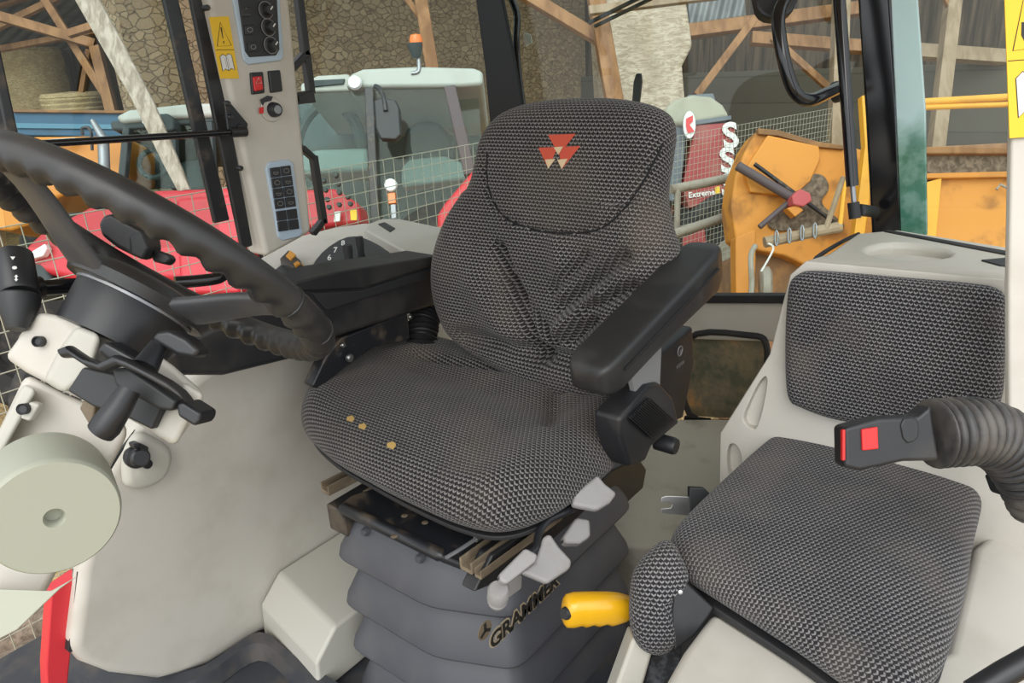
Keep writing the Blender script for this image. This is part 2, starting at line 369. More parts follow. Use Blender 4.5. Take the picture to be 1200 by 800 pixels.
M['orange'] = pm('orange_machine_paint', (.62, .24, .03), .5, dirt=(.42, .18, .05), dscale=3, damt=.6)
M['orange_rust'] = pm('rusty_orange_paint', (.66, .27, .04), .6, dirt=(.27, .12, .045), dscale=5, damt=.7, lo=.5, hi=.66)
M['yellow_bar'] = pm('yellow_bar_paint', (.78, .38, .03), .4, dirt=(.5, .22, .04), dscale=6, damt=.5)
M['rust'] = pm('rusty_mud', (.22, .12, .06), .95, dirt=(.42, .21, .08), dscale=6, damt=.7)
M['roof_white'] = pm('white_tractor_roof', (.42, .45, .41), .4, dirt=(.36, .35, .29), dscale=4, damt=.4)
M['cab_glass'] = glassmat('teal_tractor_glass', (.84, .92, .90), .05); M['cab_dark'] = pm('dark_cab_interior', (.04, .055, .055), .7)
M['trim_teal'] = pm('pale_teal_trim', (.24, .29, .28), .6); M['seat_teal'] = pm('grey_teal_trim', (.06, .08, .08), .7); M['tyre'] = pm('tyre_rubber', (.025, .025, .026), .8, dirt=(.12, .10, .08), dscale=12, damt=.5)
M['lamp'] = pm('lamp_lens', (.85, .88, .90), .1, coat=1); M['amber'] = pm('amber_lens', (.85, .20, .02), .2, coat=.6)
M['baler_red'] = pm('dusty_baler_red', (.33, .045, .045), .6, dirt=(.34, .20, .16), dscale=3, damt=.5)
M['baler_grey'] = pm('dusty_grey_green_plastic', (.36, .35, .27), .6, dirt=(.24, .23, .18), dscale=3, damt=.5); M['baler_dark'] = pm('blue_grey_strip', (.12, .14, .16), .6)
M['pipe'] = pm('galvanised_pipe', (.32, .29, .24), .6, dirt=(.18, .13, .09), dscale=12, damt=.6); M['wire'] = pm('galvanised_wire', (.42, .41, .33), .5)
def dusty():
    m = glassmat('dusty_lower_glass', (.55, .62, .52)); t = m.node_tree; o = t.nodes['Material Output']; old = o.inputs[0].links[0].from_socket
    tc = t.nodes.new('ShaderNodeTexCoord'); n = t.nodes.new('ShaderNodeTexNoise'); n.inputs['Scale'].default_value = 9; n.inputs['Detail'].default_value = 8; n.inputs['Roughness'].default_value = .7
    t.links.new(tc.outputs['Object'], n.inputs['Vector']); cr = t.nodes.new('ShaderNodeValToRGB'); e = cr.color_ramp.elements
    e[0].position = .38; e[0].color = (.14, .15, .11, 1); e[1].position = .68; e[1].color = (.70, .38, .15, 1); k = e.new(.54); k.color = (.30, .25, .17, 1)
    t.links.new(n.outputs['Fac'], cr.inputs[0]); df = t.nodes.new('ShaderNodeBsdfDiffuse'); t.links.new(cr.outputs[0], df.inputs[0])
    mx = t.nodes.new('ShaderNodeMixShader'); mx.inputs[0].default_value = .82; t.links.new(old, mx.inputs[1]); t.links.new(df.outputs[0], mx.inputs[2]); t.links.new(mx.outputs[0], o.inputs[0]); return m
M['dusty_glass'] = dusty()
def edge_reflection():  # outside reflection painted into the colour: pale above, mottled green below
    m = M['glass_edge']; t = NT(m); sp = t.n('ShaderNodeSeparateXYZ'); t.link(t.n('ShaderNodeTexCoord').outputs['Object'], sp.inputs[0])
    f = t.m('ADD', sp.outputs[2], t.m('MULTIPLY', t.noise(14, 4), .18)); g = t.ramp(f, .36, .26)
    refl_green = t.mix(t.ramp(t.noise(26, 5), .4, .62), (.09, .24, .18), (.26, .40, .36)); t.link(t.mix(g, (.70, .78, .84), refl_green), t.b.inputs['Base Color'])
edge_reflection()
M['pink'] = pm('faded_red_cap', (.50, .09, .10), .6)
# ------------------------------------------------------------------ barn (setting)
def S(o, label, cat): return tag(o, label, cat, None, 'structure')
GZ = -1.4
S(obj('floor', G().box((3, 3, GZ-.05), (44, 44, .1)), M['ground']), 'straw covered barn ground below the cab', 'ground')
S(obj('wall_stone', G().box((9.0, 9.2, .9), (10.6, .4, 4.6)), M['stone']), 'rubble stone barn wall behind the tractors', 'wall')
S(obj('wall_blocks', G().box((14.2, 1.5, -.35), (.4, 15.5, 2.1)), M['blocks']), 'grey concrete block wall at the end of the barn', 'wall')
S(obj('wall_planks', G().box((14.3, 1.5, 2.2), (.2, 15.5, 3.0)), M['plank']), 'dark vertical plank wall above the concrete blocks', 'wall')
S(obj('wall_bay', G().box((0, 16.1, .6), (18, .3, 4)), M['plank']), 'dark plank wall behind the hay bales', 'wall')
S(obj('ceiling_barn', G().prism([V((-9, 11.5, 2.75)), V((3.8, 11.5, 2.75)), V((3.8, 6.5, 3.85)), V((15, 6.5, 3.85)), V((15, 16, 1.75)), V((-9, 16, 1.75))], Z*.06), M['roof']), 'grey corrugated barn roof sloping down to the back', 'roof')
S(slab('ceiling_lean_to', [(806, -12), (872, -12), (874, 18), (808, 27)], M['roof_pale'], th=.8, bevel=0, d=12.5), 'pale corrugated roof edge of the lean-to', 'roof')
def timber(name, a, b, d0, d1, wpx, label, mat='timber', dep=None, cat='timber'):
    p, q = at(*a, d=d0), at(*b, d=d1); w = wpx*(d0+d1)/2/FPX
    return S(obj(name, G().beam(p, q, w, dep or w*.8), M[mat], None, .008, seg=1), label, cat)
timber('timber_beam', (-12, 16), (112, 52), 10, 10.2, 11, 'long brown tie beam over the round bales')
timber('timber_brace', (0, -84), (128, 118), 10.3, 10.3, 9, 'brown diagonal brace running down to the post behind the bales')
timber('timber_brace', (68, -2), (-12, 36), 10.6, 10.6, 8, 'short brown brace rising to the beam at the top corner')
timber('timber_brace', (104, 58), (95, 112), 10.8, 10.8, 6, 'thin upright strut above the small bale')
timber('timber_post', (112, 55), (172, 295), 10.1, 10.1, 12, 'brown post standing beside the small bale')
timber('timber_beam', (-40, 65), (250, 11), 11, 11, 7, 'brown purlin crossing behind the tie beam')
timber('timber_beam', (80, 40), (300, -30), 9.6, 9.6, 9, 'brown rafter under the roof at the top')
timber('timber_beam', (132, 60), (240, 40), 9.8, 9.8, 10, 'brown lintel above the stone wall end')
timber('timber_beam', (-12, 8), (60, -14), 11.5, 11.5, 9, 'brown rafter at the very corner of the view')
timber('timber_post', (474, -120), (528, 210), 9.0, 9.0, 15, 'brown post in front of the stone wall behind the beacon')
timber('timber_brace', (440, -52), (498, 28), 9.1, 9.1, 7, 'short brace beside the post behind the beacon')
timber('timber_beam', (440, -112), (712, 52), 9.2, 9.2, 14, 'brown beam slanting down across the stone wall')
timber('timber_post', (678, -120), (748, 280), 9.0, 8.8, 20, 'dark brown post beside the pale reflection stack')
timber('timber_beam', (740, 46), (1010, 10), 12, 12, 15, 'brown eave beam under the pale lean-to roof')
timber('timber_brace', (884, 22), (816, 112), 11.6, 11.6, 9, 'brown diagonal brace in front of the block wall')
timber('timber_brace', (905, 44), (972, 104), 11.6, 11.6, 8, 'brown diagonal brace beside the pale post')
timber('timber_beam', (880, 45), (1100, 62), 12, 12, 14, 'brown horizontal beam over the dark recess')
timber('timber_post', (990, -120), (976, 285), 11.2, 11, 17, 'pale grey post behind the gas strut', 'timber_pale')
timber('timber_post', (1131, -120), (1084, 285), 11, 10.8, 16, 'weathered post seen through the side window', 'timber_pale')
timber('timber_brace', (1060, -100), (1118, 18), 10.9, 10.9, 7, 'short brace at the head of the weathered post')
timber('timber_beam', (1070, 60), (1300, 76), 12, 12, 16, 'brown rail beam across the plank wall', 'timber_pale')
timber('timber_beam', (690, 13), (1000, -26), 8.6, 8.6, 10, 'pale beam crossing in front of the reflection stack', 'timber_pale')
# cab shell
def trim(n, px, th, mat, label, cat='frame', bevel=.004, **k): return S(slab('trim_%d' % n, px, M[mat], th=th, bevel=bevel, **k), label, cat)
S(obj('floor_cab', G().box((-.3, .12, -.04), (1.5, 1.6, .06)), M['mat']), 'dark rubber cab floor under the driver seat', 'floor')
S(slab('wall_cab_side', [(165, 488), (118, 566), (96, 668), (84, 762), (96, 778), (130, 791), (188, 798), (242, 783), (304, 744), (420, 700), (560, 560), (520, 330), (345, 326), (262, 420)], M['beige'], th=.05, bevel=.02, seg=4, y=.50), 'smooth beige side panel of the cab beside the floor', 'panel')
trim(1, [(140, -225), (160, -225), (239, 130), (270, 258), (252, 262), (222, 130)], .012, 'black_metal', 'black door bar in front of the control pillar, next to the windscreen side', y=.70)
trim(2, [(176, -235), (200, -235), (268, 130), (297, 288), (284, 292), (256, 160)], .012, 'black', 'black rubber sealed window post touching the control pillar', y=.69)
trim(3, [(-70, -250), (-52, -250), (-8, 20), (2, 62), (22, 156), (42, 246), (28, 248), (8, 158), (-8, 80)], .04, 'black_metal', 'black front corner post at the edge of the windscreen', y=.70)
trim(4, [(530, -205), (552, -205), (586, -10), (600, 60), (612, 135), (600, 170), (576, 170), (568, 80)], .015, 'post_black', 'glossy black rear corner post behind the driver seat', x=.66)
trim(5, [(990, -230), (1028, -230), (1042, -10), (1052, 130), (1058, 290), (1022, 290), (1014, 140)], .05, 'black_gloss', 'glossy black rear corner post beside the glass edge with the painted reflection', x=.66, bevel=.006)
S(slab('wall_rear', [(800, 352), (930, 352), (930, 402), (800, 398)], M['beige'], th=.06, bevel=.01, x=.70), 'beige sill strip under the rear window', 'panel')
trim(6, [(640, 346), (940, 346), (940, 356), (640, 354)], .03, 'dark_rubber', 'black rubber seal along the bottom of the rear window', x=.69, bevel=.003)
S(slab('window_1', [(-50, -235), (150, -235), (262, 290), (10, 290)], M['glass'], th=.005, bevel=0, y=.73), 'clear side window in front of the control pillar', 'window')
S(slab('window_2', [(300, -165), (550, -165), (600, 300), (360, 300)], M['glass'], th=.005, bevel=0, y=1.06), 'clear side window behind the control pillar', 'window')
S(slab('window_3', [(556, -200), (994, -215), (1030, 350), (640, 350)], M['glass'], th=.005, bevel=0, x=.72), 'clear rear window behind the driver seat', 'window')
S(slab('window_4', [(1036, -230), (1195, -230), (1195, 300), (1055, 290)], M['glass'], th=.005, bevel=0, x=.62), 'clear side window behind the passenger seat', 'window')
S(slab('window_5', [(803, 396), (880, 391), (892, 394), (900, 404), (897, 440), (884, 486), (878, 491), (806, 487)], M['dusty_glass'], th=.006, bevel=0, x=.72), 'small dusty lower rear window', 'window')
g = G().tube(crom(trace([(806, 398), (880, 393), (898, 404), (896, 440), (878, 489), (808, 485)], x=.70), 5, True), .009, 8, True)
S(obj('trim_7', g, M['dark_rubber']), 'black rubber seal framing the small lower rear window', 'seal')
trim(8, [(1034, -230), (1060, -230), (1074, -10), (1084, 130), (1086, 276), (1056, 276), (1050, 130)], .012, 'glass_edge', 'glass edge with painted pale and green reflection beside the black rear corner post', x=.64, bevel=.002)
p0 = at(845, 482, x=.70)
S(obj('wall_step', G().prism([at(700, 640, z=.13), at(860, 640, z=.13), at(900, 490, z=p0.z), at(770, 490, z=p0.z)], -Z*.15), M['beige_dirty'], None, .01), 'stained beige rear step behind the driver seat', 'panel')
S(slab('wall_pillar', [(1196, -390), (1250, -390), (1240, 600), (1184, 600), (1183, 330)], M['beige'], th=.012, bevel=.004, d=.96), 'beige door post at the edge of the view carrying a warning sticker', 'post')
S(obj('ceiling_cab', G().box((-.2, .08, 1.68), (1.8, 1.6, .06)), M['beige'], None, .02), 'beige cab roof lining', 'ceiling')
# ------------------------------------------------------------------ driver seat
seat = thing('driver_seat', 'large dark woven fabric driver seat with black armrests on a grey bellows base', 'seat', (-.15, .05, .0))
cz = .500
cpx = [(354, 497), (382, 530), (430, 559), (480, 584), (540, 608), (590, 616), (640, 602), (690, 569), (727, 533), (738, 490)]
cpts = trace(cpx, z=cz) + [V((.07, -.10, cz)), V((.12, .18, cz)), V((.06, .44, cz))] + trace([(440, 410), (392, 440), (364, 467)], z=cz)
co = V((-.15, .1, cz))
def cdisp(u, v):
    x, y = u+co.x, v+co.y; d = 0
    d += -.016*gauss(segdist((x, y), (-.10, -.06), (-.10, .34)), .05)          # hollow across
    d += .012*gauss(y+.135, .05)*(1 if x < .02 else .6)+.012*gauss(y-.37, .06)      # side bolsters
    d += -.016*gauss(segdist((x, y), (-.05, .33), (.02, .0)), .016)-.016*gauss(segdist((x, y), (-.02, -.02), (-.16, -.10)), .014)
    d += .006*gauss(x+.28, .06)
    return d
cg = cushion_g(cpts, co, X, Y, .055, .032, .058, .012, cdisp, N=150, rings=34, rot=radians(90))
obj('seat_cushion', cg, M['fab'], seat, smooth=60)
ct = bvh(cg)
edge = crom([p-Z*.030 for p in cpts], 6, True)
cen = sum(edge, V())/len(edge)
obj('cushion_pan', G().prism([p+(cen-p).normalized()*.016 for p in edge], -Z*.008), M['dark_rubber'], seat, .002)
def patch(t, px, py, r, mat, name, par, sx=1.3, **k):
    c = onmesh(t, px, py, .0012); q = [onmesh(t, px+dx, py+dy, .0012) for dx, dy in [(r*sx*cos(a*pi/5), r*sin(a*pi/5)*(1+.25*cos(a*3))) for a in range(10)]]
    if c is None or None in q: return
    g = G(); g.add([c]+q, [(0, i+1, (i+1) % 10+1) for i in range(10)]); return obj(name, g, mat, par, smooth=0, **k)
for px, py, r in ((411, 491, 3.6), (425, 500, 3.6), (459, 522, 4.2)): patch(ct, px, py, r, M['foam'], 'foam_hole', seat)
patch(ct, 725, 480, 4, M['foam'], 'foam_hole', seat, .8, label='torn hole showing yellow foam on the cushion side')
# backrest
ta = radians(9); bu = -Y; bv = V((sin(ta), 0, cos(ta))); bn = bu.cross(bv); bo = V((.06, .05, .80))
bpx = [(545, 402), (524, 372), (514, 335), (516, 296), (531, 255), (556, 215), (565, 185), (572, 158), (588, 136), (615, 123), (660, 116), (712, 115), (756, 121), (782, 133), (789, 152), (786, 185), (781, 225), (786, 262), (796, 300), (792, 350), (775, 395), (748, 440), (715, 470), (650, 470), (600, 440)]
bpts = trace(bpx, pl=(bo, bn))
L = lambda px, py: (lambda p: ((p-bo).dot(bu), (p-bo).dot(bv)))(at(px, py, pl=(bo+bn*.05, bn)))
folds = [((585, 290), (632, 420), .013, -.010), ((655, 285), (668, 400), .02, .004), ((735, 300), (660, 360), .012, -.009), ((745, 335), (690, 362), .010, -.010),
         ((700, 375), (672, 400), .010, -.008), ((600, 330), (650, 400), .010, -.007), ((710, 345), (660, 385), .012, .008), ((560, 330), (600, 400), .03, .006), ((540, 395), (700, 430), .02, -.012), ((690, 300), (650, 340), .011, -.006)]
folds = [(L(*a), L(*b), w, m) for a, b, w, m in folds]
seamline = [L(*p) for p in crom([V((x, y, 0)) for x, y in [(566, 172), (572, 222), (590, 253), (622, 268), (660, 273), (697, 270), (722, 255), (748, 222), (766, 190), (780, 160)]], 4) for p in [(p.x, p.y)]]
def bdisp(u, v):
    d = 0
    for a, b, w, m in folds: d += 3.4*m*gauss(segdist((u, v), a, b), w)
    s = min(segdist((u, v), seamline[i], seamline[i+1]) for i in range(0, len(seamline)-1, 2))
    d -= .010*gauss(s, .007)
    d += .012*gauss(u+.20, .06)+.012*gauss(u-.19, .06) if v < .1 else 0
    d -= .012*gauss(math.hypot(u/.12, (v+.02)/.16), 1)
    return d
bg = cushion_g(bpts, bo, bu, bv, .055, .05, .058, .010, bdisp, N=200, rings=56)
obj('backrest', bg, M['fab'], seat, smooth=60)
bt = bvh(bg)
def onpts(t, px, off): return [q for q in (onmesh(t, x, y, off) for x, y in px) if q is not None]
sp = onpts(bt, [(p.x, p.y) for p in crom([V((x, y, 0)) for x, y in [(571, 178), (573, 222), (590, 253), (622, 268), (660, 273), (697, 270), (722, 255), (748, 222), (766, 190), (777, 168)]], 5)], .0)
obj('seam', G().tube(sp, .0022, 6), M['seam'], seat)
Lg = lambda x, y: (600+x/4, y/4)
def tri(pts, mat, name, off=.0012):
    q = [onmesh(bt, *Lg(*p), off) for p in pts]; a, b, c = q; vs = []; n = 6; fs = []; idx = {}
    for i in range(n+1):
        for j in range(n+1-i):
            u, w = i/n, j/n; x = pts[0][0]+(pts[1][0]-pts[0][0])*u+(pts[2][0]-pts[0][0])*w; y = pts[0][1]+(pts[1][1]-pts[0][1])*u+(pts[2][1]-pts[0][1])*w
            idx[i, j] = len(vs); vs.append(onmesh(bt, *Lg(x, y), off))
    for i in range(n):
        for j in range(n-i):
            fs.append((idx[i, j], idx[i+1, j], idx[i, j+1]))
            if j < n-i-1: fs.append((idx[i+1, j], idx[i+1, j+1], idx[i, j+1]))
    return G().add(vs, fs)
e = G()
for p in ([(170, 632), (300, 627), (222, 726)], [(125, 692), (216, 690), (172, 790)], [(218, 690), (322, 684), (236, 792)]):
    t_ = tri(p, 0, ''); e.add(t_.v, t_.f)
em = obj('embroidered_emblem', e, M['logo_red'], seat, smooth=60, label='red three triangle emblem')
e = G()
for p in ([(198, 690), (242, 687), (220, 726)], [(158, 748), (206, 745), (172, 791)], [(215, 748), (264, 744), (236, 793)]):
    t_ = tri(p, 0, '', .002); e.add(t_.v, t_.f)
obj('emblem_inlay', e, M['logo_cream'], em, smooth=60, label='cream inner triangles')
# metal strip behind the right edge of the backrest
obj('back_trim_strip', tubepx([(785, 186, 1.38), (783, 215, 1.37), (781, 240, 1.36), (783, 262, 1.355), (793, 288, 1.34), (800, 302, 1.33)], .0055, 8, flat=.5), M['steel'], seat, label='bare metal strip')
# armrest
def rrect(c, u, v, a, b, e=4.5, n=28):
    o = []
    for k in range(n):
        t = 2*pi*k/n; ct_, st_ = cos(t), sin(t)
        o.append(c+u*(a*math.copysign(abs(ct_)**(2/e), ct_))+v*(b*math.copysign(abs(st_)**(2/e), st_)))
    return o
A = at(692, 442, y=-.245); Bq = at(822, 308, y=-.245); ad = (Bq-A).normalized(); av = (Z-ad*ad.z).normalized(); au = av.cross(ad)
rings = []
Lr = (Bq-A).length
for s, w, hh, dz in ((-.012, .020, .012, 0), (-.006, .030, .022, 0), (.005, .036, .027, 0), (.03, .039, .030, 0), (.12, .040, .031, 0), (.22, .040, .034, -.002), (.30, .040, .038, -.004), (.36, .039, .041, -.006), (Lr-.01, .037, .041, -.006), (Lr+.012, .033, .036, -.004), (Lr+.024, .024, .028, 0), (Lr+.028, .014, .016, 0)):
    rings.append(rrect(A+ad*s+av*dz, au, av, w, hh, 6.5, 36))
ar = obj('armrest', G().loft(rings), M['black_soft'], seat, smooth=50)
gl = [A+ad*s-au*-.0395*0+(-Y)*.0405+av*.004 for s in (.03, .12, .22, .30, Lr-.02)]
obj('armrest_groove', G().tube(gl, .0022, 6), M['seam'], ar)
slab('armrest_bracket', [(744, 440), (812, 382), (814, 425), (801, 490), (776, 500), (745, 470)], M['black'], seat, th=.03, bevel=.006, y=-.205)
slab('hinge_insert', [(741, 442), (776, 406), (774, 452), (745, 460)], M['key_grey'], seat, th=.012, bevel=.003, y=-.232, label='grey hinge insert')
o_ = at(797, 411, y=-.207); g = G().tube([o_+X*(.0095*cos(a*pi/12))+Z*(.0095*sin(a*pi/12)) for a in range(24)], .0012, 6, True)
g.add(*[(lambda q: (q.v, q.f))(text_g('e', o_, X, Z, .018, .01, .001))][0])
lg = obj('ring_logo', g, M['key_grey'], seat, smooth=0, label='grey ring shaped logo')
obj('logo_lettering', text_g('KEIPER', at(797, 427, y=-.207), X, Z, .011), M['key_grey'], seat, smooth=0)
rb = slab('recliner_housing', [(727, 490), (761, 452), (774, 449), (790, 466), (797, 496), (764, 524), (757, 541), (738, 548), (727, 510)], M['black'], seat, th=.05, bevel=.008, y=-.245)
g = G()
for i in range(14):
    a = V((738+i*1.65, 487-i*-.0, 0)); f = i/13
    p, q = at(738+24*f, 489-22*f, y=-.25), at(766+25*f, 514-21*f, y=-.25); g.beam(p, q, .0019, .006)
obj('ribbed_grip', g, M['black_soft'], rb)
obj('pivot_knob', G().lathe(at(781, 520, y=-.235), Y, [(0, -.02), (.014, -.02), (.016, -.015), (.016, .02), (0, .02)]), M['black'], seat)
# side frame, rails, bellows
slab('side_frame', [(556, 694), (578, 650), (640, 606), (700, 560), (748, 535), (758, 550), (754, 572), (700, 622), (640, 660)], M['black'], seat, th=.03, bevel=.004, y=-.130)
slab('front_crossmember', [(396, 592), (410, 580), (470, 560), (620, 585), (600, 640), (540, 660), (519, 652)], M['black_metal'], seat, th=.016, bevel=.006, z=.414)
def rail(a, b, w, name, mat, z=.412, h=.02):
    p, q = at(*a, z=z), at(*b, z=z); d = (q-p).normalized()
    g = G(); n = d.cross(Z)
    g.beam(p, q, w, h*.35, Z); g.beam(p+n*w*.45+Z*h*.4, q+n*w*.45+Z*h*.4, w*.16, h, Z); g.beam(p-n*w*.45+Z*h*.4, q-n*w*.45+Z*h*.4, w*.16, h, Z)
    return obj(name, g, M[mat], seat, .0015)
rail((381, 577), (430, 552), .024, 'slide_rail', 'dusty_steel'); rail((546, 668), (640, 598), .026, 'slide_rail', 'dusty_steel'); rail((560, 676), (655, 606), .014, 'slide_rail', 'dusty_steel', .405, .016)
slab('dusty_plate', [(425, 575), (452, 572), (560, 622), (600, 612), (560, 590), (460, 556)], M['dusty_steel'], seat, th=.006, bevel=.001, z=.412, label='dusty tan cover plate')
obj('control_cable', tubepx([(523, 653, 1.10), (540, 643, 1.12), (560, 630, 1.15), (582, 618, 1.18)], .0032, 8), M['steel'], seat)
obj('cable_end', tubepx([(557, 632, 1.147), (572, 623, 1.166)], .0048, 8), M['chrome'], seat)
BX, BYR, BYL = -.405, -.150, .23
zs = [at(455, 686, x=BX).z, at(460, 740, x=BX).z, at(462, 791, x=BX).z]
pitch = (zs[0]-zs[2])/2
def plan(ins, z, dx=0):
    p = [V((.05, BYL, z)), V((BX, BYL, z)), V((BX, -.015, z)), V((-.345, BYR, z)), V((.05, BYR, z))]
    c = V((-.18, .05, z)); q = []
    for a in roundpoly(p, [.04, .035, .03, .03, .04]): d = a-c; q.append(c+V((d.x*(1-ins/.22), d.y*(1-ins/.19), 0)))
    return q
for i in range(4):
    zb = zs[0]-pitch*i; top = zb+pitch*(.86 if i == 0 else .90)
    t_ = obj('suspension_bellows', G().loft([plan(.07, top), plan(.046, top), plan(.036, top-.004), plan(.018, top-.03), plan(.0, zb+.022), plan(-.003, zb+.006), plan(-.001, zb+.001), plan(.006, zb-.001), plan(.03, zb+.006), plan(.08, zb+.010)]), M['grey_rubber'], seat, smooth=28)
    if i == 0: be0 = t_
rim = [plan(.036, zs[0]+pitch*.80), plan(.022, zs[0]+pitch*1.04), plan(.028, zs[0]+pitch*1.04), plan(.044, zs[0]+pitch*.8)]
obj('bellows_rim', G().loft(rim, False), M['grey_rubber'], seat, smooth=40)
for px, py in ((431, 621), (495, 652)): obj('rim_plug', G().lathe(at(px, py, x=BX+.026), -X, [(0, .012), (.006, .012), (.008, .008), (.008, -.01), (0, -.01)], 14), M['grey_rubber'], seat)
gy = BYR-.002
o_ = at(616, 714, y=gy)
obj('side_frame', G().box((-.235, .222, .372), (.32, .05, .055)), M['black_metal'], seat, .004)
obj('crossmember_lip', G().tube([at(400, 594, z=.408), at(404, 596, z=.408), at(516, 650, z=.408), at(520, 652, z=.408)], [.006, .011, .011, .006], 14), M['black_metal'], seat)
for px, py in ((474, 604), (498, 612), (462, 628)): obj('bolt_hole', G().lathe(at(px, py, z=.4145), Z, [(0, .001), (.004, .001), (.006, 0), (0, 0)], 14), M['dusty_steel'], seat)
te = obj('maker_lettering', text_g('GRAMMER', o_, X, Z, .040, .03, .0012), M['ink'], seat, smooth=0, label='black lettering with sandy outline')
obj('lettering_outline', text_g('GRAMMER', o_+Y*.0008, X, Z, .040, .10, .0008), M['letter_sand'], te, smooth=0)
o_ = at(568, 738, y=gy); g = G().lathe(o_, -Y, [(0, .0), (.016, .0), (.016, .001), (0, .001)], 24); obj('maker_badge', g, M['dusty_steel'], seat, label='round badge beside the lettering')
g = G()
for k in range(3): a = pi/2+k*2*pi/3; g.beam(o_-Y*.0015, o_-Y*.0015+(X*cos(a)+Z*sin(a))*.013, .005, .001, -Y)
obj('badge_mark', g, M['ink'], seat, smooth=0)
# levers
def lever(px, c, th, lab, n=V((-.25, -.55, .8)).normalized(), y=-.205): slab('seat_lever', px, M['lever_grey'], seat, th, min(.006, th*.4), label=lab, pl=(at(*c, y=y), n))
lever([(673, 577), (690, 564), (701, 555), (710, 566), (724, 577), (716, 588), (701, 597), (671, 591)], (673, 577), .016, 'light grey paddle nearest the recliner', y=-.205)
lever([(660, 628), (676, 605), (692, 608), (693, 628), (680, 636), (662, 636)], (660, 628), .022, 'small light grey knob', y=-.205)
lever([(637, 628), (645, 624), (656, 640), (671, 656), (669, 665), (642, 683), (611, 670), (628, 658)], (637, 628), .014, 'light grey paddle above the lettering', y=-.205)
lever([(585, 672), (616, 641), (631, 649), (628, 658), (594, 684), (586, 680)], (585, 672), .018, 'light grey grip on a bent rod', y=-.225)
obj('lever_rod', tubepx([(622, 648, 1.10), (629, 640, 1.11), (631, 626, 1.13), (641, 611, 1.15), (658, 602, 1.17), (676, 594, 1.19)], .006, 10), M['black_metal'], seat)
obj('adjuster_knob', G().lathe(at(584, 694, y=-.20), V((-.25, -.35, 1)), [(0, -.03), (.013, -.03), (.015, -.022), (.013, -.018), (.016, -.014), (.016, .006), (.013, .011), (0, .012)], 24), M['lever_grey'], seat, label='light grey round knob')
slab('adjuster_tab', [(584, 690), (604, 676), (613, 674), (612, 690), (596, 702), (585, 704)], M['lever_grey'], seat, .014, .004, y=-.19)
# control armrest on the far side
yb = .355
slab('control_armrest', [(196, 416), (216, 398), (330, 346), (345, 333), (398, 320), (514, 300), (520, 318), (520, 356), (395, 396), (340, 422), (264, 441), (208, 441)], M['black'], seat, th=.10, bevel=.012, y=yb)
ca = bpy.context.scene.objects['control_armrest']
slab('armrest_pad', [(344, 331), (396, 318), (514, 299), (515, 309), (425, 338), (368, 341), (346, 341)], M['black_soft'], ca, th=.10, bevel=.004, y=yb-.006)
slab('armrest_fascia', [(366, 343), (424, 340), (514, 312), (514, 323), (384, 364), (372, 352)], M['panel_dark'], ca, th=.03, bevel=.003, y=yb-.004)
slab('armrest_carrier', [(366, 452), (382, 418), (400, 396), (478, 366), (481, 398), (440, 406), (405, 430), (372, 456)], M['black_metal'], seat, th=.03, bevel=.004, y=.36)
for px, py, r in ((409, 419, .0085), (401, 404, .005), (480, 371, .005)):
    o_ = at(px, py, y=.352); obj('bolt', G().lathe(o_, -Y, [(0, .008), (r*.55, .008), (r*.6, .004), (r, .004), (r*1.05, 0), (0, 0)], 18), M['chrome'], seat)
pts = crom([at(x, y, d=d) for x, y, d in [(517, 352, 1.72), (505, 358, 1.70), (497, 376, 1.68), (494, 402, 1.66), (493, 430, 1.66)]], 22); g = G(); g.tube(pts, [.031+.006*sin(i*1.45) for i in range(len(pts))], 18)
obj('corrugated_duct', g, M['dark_rubber'], seat)
# ------------------------------------------------------------------ passenger seat
ps = thing('passenger_seat', 'small passenger seat with separate fabric back and seat cushions in a beige moulded surround', 'seat', (0, -.58, 0))
pta = radians(8); pu = -Y; pv = V((sin(pta), 0, cos(pta))); pn = pu.cross(pv); po = V((.14, -.56, .67))
ppx = [(925, 338), (936, 321), (960, 317), (1050, 324), (1140, 332), (1170, 339), (1179, 356), (1178, 410), (1175, 462), (1160, 488), (1110, 498), (1040, 497), (985, 492), (940, 477), (924, 462), (921, 400)]
pg = cushion_g(trace(ppx, pl=(po, pn)), po, pu, pv, .022, .02, .024, .008, None, N=120, rings=24)
obj('back_cushion', pg, M['fab2'], ps, smooth=60)
pz = .462
pcx = [(935, 505), (972, 503), (1040, 516), (1100, 540), (1140, 562), (1151, 585), (1140, 640), (1132, 690), (1118, 745), (1100, 790), (1060, 830), (1000, 800), (930, 752), (840, 695), (793, 664), (784, 642), (800, 615), (850, 565), (900, 522)]
qg = cushion_g(trace(pcx, z=pz), V((-.12, -.55, pz)), X, Y, .030, .03, .034, .010, None, N=130, rings=26, rot=radians(25))
obj('seat_cushion', qg, M['fab2'], ps, smooth=60)
bx = [(744, 668), (766, 642), (786, 634), (800, 655), (806, 676), (794, 690), (789, 720), (790, 752), (772, 765), (750, 758), (739, 735), (738, 700)]
eo = at(770, 700, d=1.04)
eg = cushion_g(trace(bx, d=1.03), at(770, 700, d=1.03), RT, UP, .03, .03, .026, .006, None, N=90, rings=14)
obj('side_bolster', eg, M['fab2'], ps, smooth=60)
slab('bolster_bracket', [(790, 690), (804, 682), (838, 712), (815, 745), (790, 764), (787, 720)], M['black'], ps, th=.03, bevel=.004, d=1.005)
obj('bracket_rivet', G().lathe(at(797, 693, d=1.0), -FW, [(0, .004), (.003, .003), (.004, 0), (0, 0)], 12), M['chrome'], ps)
pe = crom([p-Z*.030 for p in trace(pcx, z=pz)], 4, True); cen = sum(pe, V())/len(pe)
obj('cushion_edge', G().prism([p+(cen-p).normalized()*.004 for p in pe], -Z*.012), M['dark_rubber'], ps, .003)
